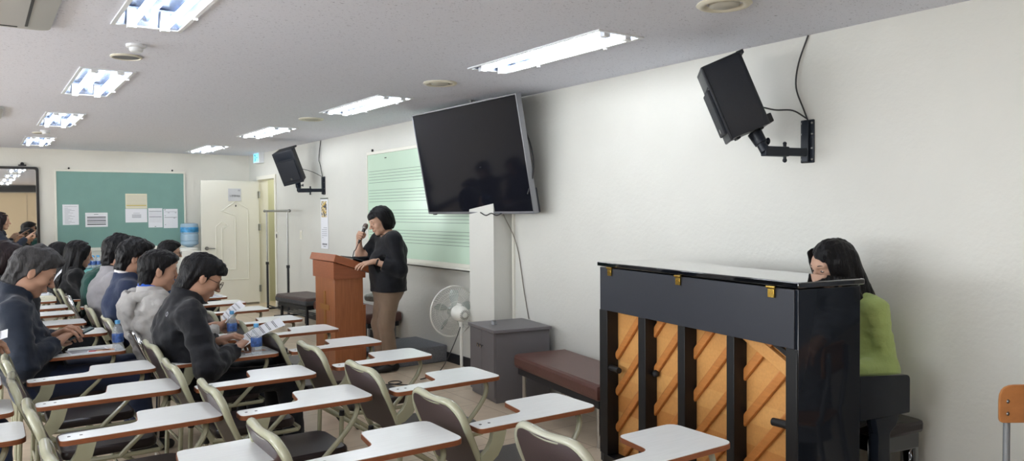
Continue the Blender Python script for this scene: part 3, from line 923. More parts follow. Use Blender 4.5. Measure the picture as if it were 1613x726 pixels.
tag(MB().tube(smoothpath([(3.70, 5.395, 1.46), (3.785, 5.32, 1.2), (3.79, 5.22, 0.80), (3.792, 5.16, 0.575)], 6), 0.004, 8).build('thin_wall_cable', M['cable_grey']),
    'thin cable running down the wall from the television to the grey cabinet', 'cable')
tag(MB().tube(smoothpath([(3.60, 5.60, 1.475), (3.605, 5.52, 1.45), (3.606, 5.44, 1.468), (3.606, 5.36, 1.45), (3.60, 5.28, 1.465)], 5), 0.005, 8).build('dangling_plug_cable', M['cable']),
    'short black cable dangling under the television', 'cable')

# ------------------------------------------------------------------ loudspeakers on wall brackets
def speaker(label, c, n, up, w, h, d, taper=.72):
    n = Vector(n).normalized(); up = Vector(up); up = (up - n * up.dot(n)).normalized(); rt = up.cross(n)
    rot = Matrix((rt, up, n)).transposed()
    t = thing('loudspeaker', label, 'loudspeaker', c, 0, 'black wall loudspeakers')
    t.rotation_euler = rot.to_euler()
    # tapered cabinet
    b = MB()
    wf, wb = w / 2, w / 2 * taper
    o = roundpoly([(-wf, d / 2), (wf, d / 2), (wb, -d / 2), (-wb, -d / 2)], [.008, .008, .03, .03])
    b.prism(o, -h / 2, h / 2, Matrix(((1, 0, 0, 0), (0, 0, 1, 0), (0, 1, 0, 0), (0, 0, 0, 1))), 0.006)
    b.build('cabinet', M['black_plastic'], t)
    f = MB().box((0, 0, d / 2 + .004), (w + .012, h + .014, .016), .006)
    f.box((0, h / 2 + .004, 0.0), (w * .96, .010, d), .004)
    fr = f.build('baffle', M['black_plastic'], t)
    # horn recess on the upper front
    hm = MB()
    a_, b_, z = w * .42, h * .105, d / 2 + .0125
    hy = h * .36
    hm.raw([(-a_, hy - b_, z), (a_, hy - b_, z), (a_, hy + b_, z), (-a_, hy + b_, z), (-a_ * .35, hy - b_ * .6, z + .004), (a_ * .35, hy - b_ * .6, z + .004), (a_ * .35, hy + b_ * .2, z + .001), (-a_ * .35, hy + b_ * .2, z + .001)],
           [(0, 1, 5, 4), (1, 2, 6, 5), (2, 3, 7, 6), (3, 0, 4, 7), (4, 5, 6, 7)])
    hm.box((0, hy - b_ - .006, z), (w * .84, .006, .008), .002)
    hm.build('horn', M['black_metal'], t)
    g = MB().box((0, -h * .10, d / 2 + .018), (w * .90, h * .62, .018), .006).build('grille', M['grille'], t)
    MB().lathe([(0, 0), (.014, 0), (.014, .002), (0, .0025)], 20, Matrix.Translation((w * .0, -h * .34, d / 2 + .027))).build('badge', M['steel'], t)
    fe = MB()
    fe.box((0, -h / 2 + .03, -d / 2 - .012), (w * .5, .05, .035), .005)
    fe.build('rear_fitting', M['black_plastic'], t)
    MB().box((0, h / 2 + .002, -d / 2 + .005), (w * .9, .022, .04), .004).build('top_lug', M['black_plastic'], t)
    for s in (-.3, .3): MB().box((0, -h / 2 - .005, s * d), (w * .5, .012, .02), .003).build('foot', M['black_plastic'], t)
    return t, rot
def bracket(label, wy, wz, elbow, spk_bottom):
    t = thing('speaker_bracket', label, 'bracket', (XR, wy, wz), 0, 'black speaker brackets')
    def lc(p): return Vector((p[0] - XR, p[1] - wy, p[2] - wz))
    p = MB().box2((-.012, -.042, -.12), (0, .042, .12), .008)
    p.box2((-.035, -.02, -.115), (-.011, .02, .115), .004)
    p.build('wall_plate', M['black_metal'], t)
    b = MB()
    for y in (-.03, .03):
        for z in (-.1, -.04, .04, .1):
            b.sphere((-.012, y, z), .007, 8)
    b.build('bolt', M['steel'], t)
    e = lc(elbow); s0 = Vector((-.03, 0, -.062))
    mid = s0 + (e - s0) * .52
    MB().box((s0 + mid) / 2, ((mid - s0).length, .038, .044), .005, rot=(mid - s0).to_track_quat('X', 'Z').to_matrix()).build('outer_arm', M['black_metal'], t)
    MB().box((mid + e) / 2, ((e - mid).length + .03, .048, .054), .006, rot=(e - mid).to_track_quat('X', 'Z').to_matrix()).build('inner_arm', M['black_metal'], t)
    k = MB().cyl(mid + Vector((0, 0, -.045)), mid + Vector((0, 0, .045)), .009).sphere(mid + Vector((0, 0, -.047)), .013, 10).sphere(mid + Vector((0, 0, .045)), .011, 10)
    k.build('clamp_bolt', M['black_metal'], t)
    q = lc(spk_bottom)
    st = MB().cyl(e, e + (q - e) * .5, .028, .026).cyl(e + (q - e) * .4, q, .034, .040).build('swivel', M['black_metal'], t)
    kn = e + (q - e) * .55
    MB().cyl(kn, kn + Vector((.055, -.01, .0)), .007).sphere(kn + Vector((.06, -.01, .0)), .016, 10, (0.5, 1, 1.3)).build('thumb_screw', M['black_metal'], t)
# near speaker
c2 = Vector((3.42, 2.735, 2.095))
n2 = Vector((-.655, .655, -.375)); up2 = Vector((-.27, .27, .93))
s2, r2 = speaker('near black loudspeaker on a wall bracket, side on, above the piano', c2, n2, up2, .27, .41, .215, .93)
e2 = (3.515, 2.60, 1.802); b2 = c2 - r2 @ Vector((0, .215, .03))
bracket('near black wall bracket carrying the speaker above the piano', 2.53, 1.862, e2, b2)
tag(MB().tube(smoothpath([(3.790, 2.526, 2.448), (3.788, 2.585, 2.30), (3.788, 2.60, 2.17), (3.786, 2.55, 2.04), (3.775, 2.51, 1.96)], 6), 0.0045, 8).build('speaker_cable', M['cable']),
    'black cable dropping from the ceiling to the near speaker bracket', 'cable')
tag(MB().tube(smoothpath([tuple(c2 - r2 @ Vector((0, .10, .115))), (3.63, 2.62, 2.035), (3.70, 2.56, 2.03), (3.765, 2.515, 1.985)], 6), 0.0045, 8).build('speaker_lead', M['cable']),
    'short black lead looping from the near speaker to its bracket', 'cable')
# far speaker
c1 = Vector((3.44, 10.00, 2.107))
yaw, tilt, rl = 3.992, -.344, .227
nn = Vector((math.cos(yaw) * math.cos(tilt), math.sin(yaw) * math.cos(tilt), math.sin(tilt)))
rr = Vector((0, 0, 1)).cross(nn).normalized(); uu = nn.cross(rr)
uu = uu * math.cos(rl) - rr * math.sin(rl)
s1, r1 = speaker('far black loudspeaker facing the audience above the door side wall', c1, nn, uu, .28, .44, .20)
b1 = c1 - r1 @ Vector((0, .225, .02))
bracket('far black wall bracket carrying the speaker near the calendar', 9.746, 1.84, (3.475, 9.80, 1.775), b1)
tag(MB().tube(smoothpath([(3.79, 9.83, 2.445), (3.788, 9.90, 2.21), (3.788, 9.86, 2.13), (3.775, 9.74, 1.95)], 6), 0.005, 8).build('speaker_cable', M['cable']),
    'black cable dropping from the ceiling to the far speaker bracket', 'cable')
tag(MB().tube(smoothpath([tuple(c1 - r1 @ Vector((0, .05, .10))), (3.66, 9.84, 2.03), (3.77, 9.75, 1.96)], 6), 0.004, 8).build('speaker_lead', M['cable']),
    'short black lead from the far speaker to its bracket', 'cable')

# ------------------------------------------------------------------ green music board
def music_board():
    Y0, Y1, Z0, Z1 = 5.812, 8.33, 0.985, 2.150
    t = thing('music_board', 'pale green board with music staves on the right wall behind the presenter', 'music board', (XR, (Y0 + Y1) / 2, 0))
    hy = (Y1 - Y0) / 2
    MB().box2((-.016, -hy, Z0), (0, hy, Z1), .002).build('board', M['green_board'], t)
    f = MB()
    f.box2((-.024, -hy - .012, Z1), (0, hy + .012, Z1 + .035), .003)
    f.box2((-.024, -hy - .012, Z0 - .035), (0, hy + .012, Z0), .003)
    f.box2((-.024, hy, Z0), (0, hy + .016, Z1), .003)
    f.build('frame', M['white_frame'], t)
    l = MB()
    for top in (1.955, 1.735, 1.505, 1.285):
        for k in range(5):
            z = top - k * .033
            l.box2((-.0172, -hy + .005, z - .002), (-.0158, hy - .03, z + .002))
    l.build('staff_lines', M['staff'], t)
    MB().box2((-.10, -hy, Z0 - .06), (0, hy, Z0 - .045), .003).box2((-.10, -hy, Z0 - .06), (-.09, hy, Z0 - .025), .003).build('tray', M['white_frame'], t)
    MB().box2((-.02, hy - .5, Z1 - .06), (-.015, hy - .46, Z1 - .05)).build('magnet', M['dark_metal'], t)
    hk = MB()
    for y in (hy - .12, -hy + .5):
        hk.box((-.01, y, Z1 + .05), (.02, .02, .03), .004)
    hk.build('hook', M['dark_metal'], t)
    tag(place(MB().cyl((0, -.06, 0), (0, .06, 0), .009, seg=10).build('marker_pen', M['cable']), (XR - .045, 7.42, Z0 - .036), .15), 'black marker pen on the tray of the green board', 'marker pen')
music_board()

# ------------------------------------------------------------------ bulletin board and papers
def bulletin():
    t = thing('bulletin_board', 'large teal bulletin board with a white frame on the back wall', 'bulletin board', (1.865, YB, 1.55))
    MB().box2((-.885, -.018, -.575), (.885, 0, .575)).build('felt', M['cork'], t)
    f = MB()
    for a in ((-.91, -.03, .575, .91, 0, .605), (-.91, -.03, -.625, .91, 0, -.575), (-.91, -.03, -.575, -.885, 0, .575), (.885, -.03, -.575, .91, 0, .575)):
        f.box2(a[:3], a[3:], .004)
    f.build('frame', M['white_frame'], t)
    h = MB()
    for x in (-.72, .72): h.sphere((x, -.012, .622), .014, 10)
    h.build('hook', M['dark_metal'], t)
bulletin()
def sheet(label, x0, x1, z0, z1, lines, base='paper', grp=True):
    t = thing('paper_notice', label, 'notice', ((x0 + x1) / 2, YB - .0195, (z0 + z1) / 2), 0, 'paper notices on the teal board')
    w, h = (x1 - x0) / 2, (z1 - z0) / 2
    MB().box2((-w, -.0015, -h), (w, .0005, h)).build('sheet', M[base], t)
    byk = {}
    for (fx0, fx1, fz, th, k) in lines:
        byk.setdefault(k, MB()).box2((-w + 2 * w * fx0, -.0022, h - 2 * h * fz - th / 2), (-w + 2 * w * fx1, -.0014, h - 2 * h * fz + th / 2))
    for k, b in byk.items():
        b.build('print', M[k], t)
    pn = MB(); pn.sphere((0, -.004, h - .012), .006, 8); pn.build('push_pin', M['fixture'], t)
T = 0.006
sheet('tall white printed list at the left of the teal board', 1.051, 1.262, 1.325, 1.630, [(.12, .9, .1, .004, 'ink_light')] + [(.12, .35 + .5 * ((i * 7) % 5) / 5, .18 + i * .058, .004, 'ink_light') for i in range(14)])
sheet('wide white notice with dense grey rows, second from left on the teal board', 1.347, 1.648, 1.289, 1.506, [(.38, .58, .12, .006, 'ink')] + [(.08, .92, .32 + i * .125, .015, 'ink_light' if i % 2 else 'ink') for i in range(5)])
sheet('cream sheet with yellow rows, topmost on the teal board', 1.898, 2.206, 1.565, 1.798, [(.06, .94, .15 + .1 * i, .003, 'ink_light') for i in range(8)] + [(.04, .96, .78, .016, 'ink_yellow')], 'paper_cream')
sheet('wide white notice below the cream sheet on the teal board', 1.894, 2.203, 1.349, 1.561, [(.36, .66, .32, .005, 'ink_light')] + [(.3, .72, .45 + i * .09, .009, 'ink_light') for i in range(3)])
sheet('tall white notice with a faint table, second from right on the teal board', 2.219, 2.425, 1.265, 1.570, [(.06, .94, .16, .006, 'ink'), (.06, .94, .45, .006, 'ink')] + [(.06, .94, .22 + i * .055, .002, 'ink_light') for i in range(10)] + [(.44, .54, .95, .008, 'ink')])
sheet('tall white notice at the right end of the teal board', 2.441, 2.652, 1.252, 1.558, [(.05, .16, .05, .008, 'ink'), (.06, .94, .15, .004, 'ink_light'), (.3, .42, .2, .008, 'ink_light'), (.8, .92, .2, .008, 'ink_light'), (.06, .94, .44, .005, 'ink'), (.7, .82, .48, .008, 'ink_light'), (.08, .16, .35, .008, 'ink_light'), (.08, .16, .82, .008, 'ink_light')])

# ------------------------------------------------------------------ mirror
t = thing('wall_mirror', 'large black framed mirror on the back wall at the left edge', 'mirror', (0.16, YB, 1.30))
o = roundpoly([(-.60, -.88), (.60, -.88), (.60, .88), (-.60, .88)], .05)
ii = roundpoly([(-.565, -.845), (.565, -.845), (.565, .845), (-.565, .845)], .03)
mr = Matrix.Rotation(PI / 2, 4, 'X')
fm = MB(); n = len(o)
vs = [(x, 0, z) for x, z in o] + [(x, -.04, z) for x, z in o] + [(x, -.04, z) for x, z in ii] + [(x, -.008, z) for x, z in ii]
fs = []
for k in range(n):
    k2 = (k + 1) % n
    for a in range(3): fs.append((a * n + k, a * n + k2, (a + 1) * n + k2, (a + 1) * n + k))
fm.raw(vs, fs).build('frame', M['mirror_frame'], t)
MB().raw([(x, -.010, z) for x, z in ii], [tuple(range(len(ii)))]).build('glass', M['mirror'], t, smooth=False)
MB().box((.40, -.03, .90), (.10, .03, .02), .006).sphere((.40, -.03, .92), .025, 10).build('clip', M['dark_metal'], t)

# ------------------------------------------------------------------ water cooler, table
t = thing('water_cooler', 'white water cooler standing by the back wall', 'water cooler', (2.765, 12.85, 0))
MB().box2((-.16, -.16, 0), (.16, .16, .90), .02).build('body', M['cooler'], t)
MB().lathe([(0, .90), (.145, .90), (.15, .92), (.13, .945), (.06, .95), (.05, .94)], 28).build('collar', M['cooler'], t)
MB().box2((-.10, -.175, .60), (.10, -.155, .80), .01).build('tap_recess', M['vent_in'], t)
for x, k in ((-.05, 'label_blue'), (.05, 'ink_red')):
    MB().box2((x - .012, -.20, .70), (x + .012, -.17, .74), .004).build('tap', M[k], t)
j = thing('water_jug', 'blue ribbed water bottle standing upside down on the white cooler', 'water bottle', (2.765, 12.85, .945))
prof = [(0, 0), (.03, 0), (.10, .03), (.132, .05), (.135, .085), (.127, .095), (.127, .10), (.135, .11), (.135, .20), (.127, .21), (.127, .217), (.135, .227), (.135, .33), (.125, .375), (.08, .385), (0, .38)]
MB().lathe(prof, 32).build('jug', M['jug'], j)
MB().lathe([(.1358, .24), (.1366, .245), (.1366, .315), (.1358, .32)], 32).build('label', M['jug_label'], j)
t = thing('cloth_table', 'small table under a teal cloth by the back wall, holding bottled water', 'table', (1.35, 12.72, 0))
MB().box2((-.40, -.25, .655), (.40, .25, .69), .004).build('tabletop', M['wood'], t)
for sx in (-1, 1):
    for sy in (-1, 1):
        MB().cyl((sx * .36, sy * .21, 0), (sx * .36, sy * .21, .66), .016).build('leg', M['dark_metal'], t)
cl = MB()
def drape(u, v):
    # cloth skirt around the table
    per = [(-.41, -.26), (.41, -.26), (.41, .26), (-.41, .26), (-.41, -.26)]
    s = u * 4; i = min(3, int(s)); f = s - i
    x = per[i][0] * (1 - f) + per[i + 1][0] * f; y = per[i][1] * (1 - f) + per[i + 1][1] * f
    k = 1 + .03 * v * math.sin(u * 90)
    return (x * k, y * k, .694 - .5 * v)
cl.grid(drape, 96, 6)
cl.raw([(-.41, -.26, .6945), (.41, -.26, .6945), (.41, .26, .6945), (-.41, .26, .6945)], [(0, 1, 2, 3)])
tag(place(cl.build('tablecloth', M['teal_cloth']), (1.35, 12.72, 0)), 'teal cloth covering the small table by the back wall', 'tablecloth')

# ------------------------------------------------------------------ bottles
def bottle_proto(name, label, loc, grp):
    t = thing(name, label, 'water bottle', loc, 0, grp)
    pr = [(0, .002), (.024, 0), (.030, .006), (.031, .02), (.0285, .026), (.031, .032), (.0285, .038), (.031, .045), (.031, .105), (.0285, .112), (.030, .118), (.024, .138), (.0135, .155), (.0125, .168)]
    bd = MB().lathe(pr, 20).build('body', M['water'], t)
    MB().lathe([(.0314, .05), (.0320, .052), (.0320, .100), (.0314, .102)], 20).build('label', M['label_blue'], bd)
    MB().lathe([(0, .182), (.0135, .182), (.0145, .179), (.0145, .162), (.0125, .16)], 20).build('cap', M['cap_blue'], t)
    return t
ZT = 0.6606
bt = bottle_proto('water_bottle', 'water bottle with a blue cap in front of the man in the black jacket', (1.322, 4.485, ZT), 'small water bottles with blue caps')
dup(bt, (1.365, 5.165, ZT), .6, 'water bottle with a blue cap beyond the raised sheet, on the hooded man tablet')
dup(bt, (.688, 5.155, ZT), 1.1, 'water bottle with a blue cap beside the grey haired man booklet')
random.seed(3)
for i in range(4):
    for k in range(3):
        dup(bt, (1.25 + i * .068, 12.62 + k * .068, .6950), random.uniform(0, 3), 'small water bottle in the pack on the teal table', 'bottled water pack on the teal table')

# ------------------------------------------------------------------ cabinet
def cabinet():
    cx, cy, rz = 3.525, 5.055, -0.165
    t = thing('grey_cabinet', 'low dark grey cabinet with two doors against the right wall', 'cabinet', (cx, cy, 0), rz)
    MB().box2((-.235, -.24, .0), (.235, .24, .545), .003).build('body', M['grey_cab'], t)
    MB().box2((-.262, -.262, .545), (.245, .262, .570), .004).build('top', M['grey_cab'], t)
    MB().box2((-.225, -.235, .0), (.20, .235, .02)).build('plinth', M['rubber'], t)
    for y0, y1, ky in ((-.238, -.002, -.026), (.002, .238, .026)):
        d = MB().box2((-.252, y0, .035), (-.2355, y1, .54), .002).build('door', M['grey_cab'], t)
        MB().lathe([(0, 0), (.007, 0), (.007, .012), (.015, .018), (.016, .026), (0, .03)], 18, Matrix.Translation((-.252, ky, .42)) @ Matrix.Rotation(-PI / 2, 4, 'Y')).build('knob', M['chrome'], d)
cabinet()
t = thing('crystal_ornament', 'tiny clear glass ornament on top of the grey cabinet', 'ornament', (3.40, 5.10, .570), .3)
MB().box((0, 0, .015), (.035, .03, .028), .004).build('block', M['crystal'], t)
MB().lathe([(0, .03), (.02, .03), (.022, .034), (.018, .038), (0, .038)], 16).build('cap', M['steel'], t)

# ------------------------------------------------------------------ benches
def bench(label, c, rz, ln, dp, top, thick, mt, side_mat=None, leg='chrome', rack=False):
    t = thing('padded_bench', label, 'bench', (c[0], c[1], 0), rz)
    # local: x depth, y length
    MB().box((0, 0, top - thick / 2), (dp, ln, thick), .028).build('cushion', mt, t)
    if side_mat:
        MB().box((0, 0, top - thick / 2 - .012), (dp + .008, ln + .008, thick - .03), .022).build('edge_cover', side_mat, t)
    MB().box((0, 0, top - thick - .025), (dp - .06, ln - .05, .05), .004).build('frame', M['dark_metal'], t)
    for sx in (-1, 1):
        for sy in (-1, 1):
            x, y = sx * (dp / 2 - .06), sy * (ln / 2 - .07)
            if leg == 'chrome': MB().cyl((x, y, 0), (x, y, top - thick - .02), .016).build('leg', M['chrome'], t)
            else: MB().box((x, y, (top - thick) / 2 - .005), (.03, .03, top - thick - .01), .003).build('leg', M['dark_metal'], t)
    if rack:
        r = MB()
        for k in range(5): r.cyl((-dp / 2 + .08 + k * .07, -ln / 2 + .08, .20), (-dp / 2 + .08 + k * .07, ln / 2 - .08, .20), .005, seg=8)
        r.cyl((-dp / 2 + .05, -ln / 2 + .08, .30), (-dp / 2 + .05, ln / 2 - .08, .30), .006, seg=8)
        r.build('shelf_rack', M['steel'], t)
    return t
bench('long brown padded bench along the wall beside the grey cabinet', (3.42, 4.06), -0.17, 1.20, .46, .41, .105, M['bench_brown'])
bench('brown padded bench behind the lectern and presenter', (3.575, 8.27), 0.0, 1.56, .43, .40, .11, M['bench_brown'])
bench('worn dark bench with grey cloth edge and a rack beneath, left of the lectern', (3.45, 9.52), 0.12, .84, .46, .43, .10, M['bench_dark'], M['bench_cloth'], 'dark', True)

# carpeted platform
t = thing('carpet_platform', 'low grey carpeted platform beside the presenter', 'platform', (3.40, 6.85, 0))
MB().box2((-.40, -.32, 0), (.395, .33, .165), .012).build('deck', M['carpet'], t)
MB().box2((-.385, -.3, -.0), (.385, .31, .004)).build('base', M['dark_metal'], t)

# round stool
t = thing('round_stool', 'round stool with a grey patterned seat behind the presenter', 'stool', (3.33, 7.02, 0.165))
MB().lathe([(0, .435), (.165, .435), (.178, .445), (.182, .465), (.178, .485), (.16, .495), (0, .50)], 32).build('seat', mat('stool_fabric', srgb(150, 152, 146), .8, noise=.3, nscale=60), t)
MB().cyl((0, 0, .02), (0, 0, .44), .022).build('column', M['chrome'], t)
MB().lathe([(0, .0), (.10, 0), (.10, .012), (.03, .03), (0, .03)], 28).build('base', M['chrome'], t)

# fan
def fan():
    t = thing('electric_fan', 'white stand fan turned away behind the grey cabinet', 'fan', (3.545, 5.95, 0))
    MB().lathe([(0, 0), (.13, 0), (.13, .02), (.04, .045), (0, .05)], 28, Matrix.Translation((.0, -.10, 0))).build('base', M['fan_white'], t)
    MB().cyl((.0, -.10, .03), (.0, -.10, .50), .014).build('pole', M['fan_white'], t)
    # head: axis a points the way the fan blows (away from the camera, into the room)
    a = Vector((.02, .995, .06)).normalized()
    cen = Vector((.0, .04, .575))
    rot = a.to_track_quat('Z', 'Y').to_matrix().to_4x4()
    Mx = Matrix.Translation(cen) @ rot
    R = .232
    ring = MB()
    circ = [Mx @ Vector((R * math.cos(2 * PI * k / 48), R * math.sin(2 * PI * k / 48), 0)) for k in range(48)]
    ring.tube(circ, .0075, 8, closed=True)
    ring.build('rim', M['fan_white'], t)
    for side, nm in ((1, 'front'), (-1, 'rear')):
        g = MB()
        for k in range(60):
            th = 2 * PI * k / 60
            pts = []
            for s in range(7):
                rr = .045 + (R - .045) * s / 6
                zz = side * .062 * math.cos((s / 6) ** 1.6 * PI / 2)
                tw = th + .25 * (1 - s / 6)
                pts.append(Mx @ Vector((rr * math.cos(tw), rr * math.sin(tw), zz)))
            g.tube(pts, .0012, 4, cap=False)
        for rr, zz in ((.10, .057), (.165, .037)):
            g.tube([Mx @ Vector((rr * math.cos(2 * PI * k / 40), rr * math.sin(2 * PI * k / 40), side * zz)) for k in range(40)], .0016, 5, closed=True)
        g.build('guard', M['fan_white'], t)
    for k in range(5):
        th = 2 * PI * k / 5 + .35
        def bl(u, v, th=th):
            rr = .04 + .155 * u
            w = (.10 + .26 * math.sin(u * PI * .9)) * (1 - .15 * u) * .75
            ang = th + (v - .5) * 2 * w
            return Mx @ Vector((rr * math.cos(ang), rr * math.sin(ang), (v - .5) * -.05))
        MB().grid(bl, 8, 6, .002).build('blade', M['fan_blade'], t)
    MB().lathe([(0, -.01), (.045, -.005), (.045, .03), (0, .035)], 24, Mx).build('hub', M['fan_blade'], t)
    mtr = MB().lathe([(0, -.215), (.03, -.213), (.056, -.195), (.07, -.155), (.072, -.09), (.062, -.062), (0, -.06)], 28, Mx).build('motor_housing', M['fan_white'], t)
    v = MB()
    for k in range(16):
        th = 2 * PI * k / 16
        p0 = Mx @ Vector((.026 * math.cos(th), .026 * math.sin(th), -.2155)); p1 = Mx @ Vector((.045 * math.cos(th), .045 * math.sin(th), -.206))
        v.tube([p0, p1], .0022, 5)
    v.build('vent_slots', M['dark_metal'], mtr)
    MB().box(Mx @ Vector((0, .0, -.12)) + Vector((0, 0, .075)), (.02, .07, .03), .006).build('carry_handle', M['fan_white'], t)
    MB().cyl(Mx @ Vector((0, 0, -.12)) - Vector((0, 0, .06)), (.0, -.10, .45), .017).build('neck', M['fan_white'], t)
fan()
tag(MB().tube(smoothpath([(3.53, 5.84, .45), (3.47, 5.83, .33), (3.42, 5.93, .12), (3.36, 6.0, .006), (3.28, 5.98, .006), (3.18, 5.95, .006)], 6), .0045, 8).build('fan_cord', M['cable']),
    'dark fan cord hanging to the floor left of the grey cabinet', 'cord')
tag(MB().tube(smoothpath([(2.80, 5.98, .006), (2.90, 5.92, .006), (2.985, 5.93, .006), (2.99, 6.0, .007), (2.93, 6.02, .008), (2.88, 5.96, .009), (2.95, 5.86, .006), (3.08, 5.74, .006), (3.22, 5.60, .006)], 6), .0045, 8).build('floor_cord', M['cable']),
    'black cord with a small loop on the floor near the presenter shoes', 'cord')

# coat rack
t = thing('coat_rack', 'chrome coat rail on two black tipped poles beside the open door', 'coat rack', (3.60, 11.12, 0))
for y in (-.47, .47):
    pl = MB().cyl((0, y, .04), (0, y, .72), .017).build('lower_pole', M['dark_metal'], t)
    MB().cyl((0, y, .70), (0, y, 1.50), .0115).build('pole', M['steel'], t)
    MB().cyl((0, y, .70), (0, y, .74), .024).build('clamp', M['rubber'], t)
    MB().box((0, y, .03), (.42, .03, .03), .006).build('foot', M['dark_metal'], t)
MB().cyl((0, -.56, 1.51), (0, .56, 1.51), .016).sphere((0, -.56, 1.51), .022, 10).sphere((0, .56, 1.51), .022, 10).build('rail', M['steel'], t)
MB().cyl((0, -.47, .08), (0, .47, .08), .010).build('stretcher', M['dark_metal'], t)

# calendar
t = thing('wall_calendar', 'narrow wall calendar with a yellow and black picture under the far speaker', 'calendar', (XR - .003, 9.745, 1.335))
MB().box2((-.004, -.125, -.335), (0, .125, .335), .001).build('sheet', M['paper'], t)
MB().box2((-.006, -.085, .085), (-.0035, .095, .30)).build('picture', M['calendar_art'], t)
g = MB()
for r in range(6):
    for c in range(7):
        if (r == 5 and c > 1) or (r == 0 and c < 2): continue
        g.box((-.0045, .075 - c * .026, -.055 - r * .026), (.0015, .012, .010))
g.build('dates', M['ink_light'], t)
g = MB()
for k in range(6):
    g.box((-.0045, .07 - k * .028, -.275), (.0015, .016, .022))
g.box((-.0045, 0, -.305), (.0015, .09, .006))
g.build('footer_print', M['ink'], t)
MB().box2((-.008, -.128, .325), (0, .128, .342), .002).build('binding', M['steel'], t)

# switches
t = thing('light_switch', 'white light switch with a dark rocker between the coat rack poles', 'switch', (XR, 11.71, 1.125))
MB().box2((-.012, -.04, -.065), (0, .04, .065), .004).build('plate', M['white_frame'], t)
MB().box2((-.018, -.018, -.03), (-.010, .018, .03), .003).build('rocker', M['dark_metal'], t)
t = thing('wall_socket', 'white blank switch plate on the wall right of the coat rack', 'switch', (XR, 10.64, 1.165))
MB().box2((-.012, -.045, -.065), (0, .045, .065), .005).build('plate', M['white_frame'], t)
MB().box2((-.016, -.022, -.04), (-.011, .022, .04), .003).build('rocker', M['vent'], t)

# exit sign
t = thing('exit_sign', 'small blue lit exit sign on the wall above the door', 'exit sign', (XR, 12.46, 2.37))
MB().box2((-.085, -.15, -.085), (0, .15, .085), .006).build('housing', M['fixture'], t)
f = MB().box2((-.089, -.13, -.068), (-.084, .13, .068), .003).build('face', M['exit_glow'], t)
p = MB()   # running figure and arrow
p.sphere((-.09, .035, .04), .012, 10)
p.box((-.0895, .03, .008), (.003, .02, .045), .001, rot=(.3, 0, 0)).box((-.0895, .05, -.03), (.003, .012, .05), .001, rot=(-.6, 0, 0)).box((-.0895, .01, -.03), (.003, .012, .05), .001, rot=(.7, 0, 0))
p.box((-.0895, -.06, 0), (.003, .06, .014)).build('pictogram', M['exit_dark'], f)

# plywood school chair at the right edge
def school_chair():
    # faces the camera side; local x = across the back, y = forward of the chair
    t = thing('school_chair', 'school chair with an orange plywood back and grey tubes at the right edge', 'chair', (3.41, 1.20, 0), 0)
    ang = math.radians(145)
    R_ = Matrix.Rotation(ang, 4, 'Z')
    def w(p): return R_ @ Vector(p)
    o = roundpoly([(-.20, .645), (.20, .645), (.20, .795), (-.20, .795)], [.02, .02, .06, .06])
    mb = MB()
    mb.prism(o, -.006, .006, R_ @ Matrix.Translation((0, -.02, 0)) @ Matrix.Rotation(PI / 2, 4, 'X'), .003)
    bk = mb.build('backrest', M['ply'], t)
    for x in (-.168, .168):
        for z in (.682, .73):
            MB().sphere(w((x, -.0135, z)), .0085, 10, (1, .6, 1)).build('screw', M['steel'], bk)
    so = roundpoly([(-.19, .0), (.19, .0), (.19, .38), (-.19, .38)], .05)
    MB().prism(so, .40, .412, R_, .003).build('seat', M['ply'], t)
    for x in (-.175, .175):
        MB().tube([w(q) for q in smoothpath([(x * .9, -.037, .77), (x * .9, -.037, .64), (x * 1.0, -.01, .45), (x * 1.03, .0, .38), (x * 1.08, -.06, .02), (x * 1.08, -.062, .0)], 4)], .0125, 10).build('rear_leg', M['grey_tube'], t)
        MB().tube([w(q) for q in smoothpath([(x, .02, .39), (x, .34, .39), (x * 1.05, .36, .3), (x * 1.08, .37, 0)], 4)], .0125, 10).build('front_leg', M['grey_tube'], t)
    MB().tube([w((-.175, .2, .39)), w((.175, .2, .39))], .010, 8).build('crossbar', M['grey_tube'], t)
school_chair()

# ------------------------------------------------------------------ loose papers
def loose(name, label, cat, loc, rz, w, l, prints, base='paper', h=.002, grp=None):
    t = thing(name, label, cat, loc, rz, grp)
    MB().box((0, 0, h / 2), (w, l, h), min(h * .3, .002)).build('pages', M[base], t)
    for k, rects in prints.items():
        b = MB()
        for (x0, y0, x1, y1) in rects: b.box2((-w / 2 + w * x0, -l / 2 + l * y0, h), (-w / 2 + w * x1, -l / 2 + l * y1, h + .0006))
        b.build('print', M[k], t)
    return t
lines = [(.1, .1 + i * .1, .9, .14 + i * .1) for i in range(8)]
loose('booklet', 'folded white music booklet in front of the grey haired man', 'booklet', (.535, 5.215, ZT), .1, .22, .15, {'ink_light': [(.06, .08 + i * .14, .94, .14 + i * .14) for i in range(6)]}, h=.006)
loose('leaflet', 'colourful leaflet with red and peach print beside the water bottle', 'leaflet', (.60, 5.165, ZT), -.15, .15, .075, {'ink_peach': [(.3, .05, .97, .95)], 'ink_red': [(.05, .1, .34, .7), (.55, .3, .82, .7)], 'ink_green': [(.35, .55, .6, .85)]}, h=.0075)
loose('paper_stack', 'papers under the hands of the man in the black jacket', 'papers', (1.335, 4.60, ZT), .2, .16, .12, {'ink_peach': [(.1, .1, .9, .5)]}, h=.005)
loose('paper_stack', 'white papers on the farthest front row tablet', 'papers', (1.88, 7.90, ZT), .1, .17, .22, {'ink_light': lines}, h=.012)
loose('paper_stack', 'papers on the tablet of the hooded man beside his bottle', 'papers', (1.24, 5.24, ZT), .1, .16, .2, {'ink_light': lines}, h=.008)
loose('booklet_stack', 'stack of buff booklets on a far left tablet', 'booklets', (.50, 8.62, ZT), .05, .22, .2, {'ink_light': [(.4, .2, .6, .3)]}, 'paper_cream', .03)
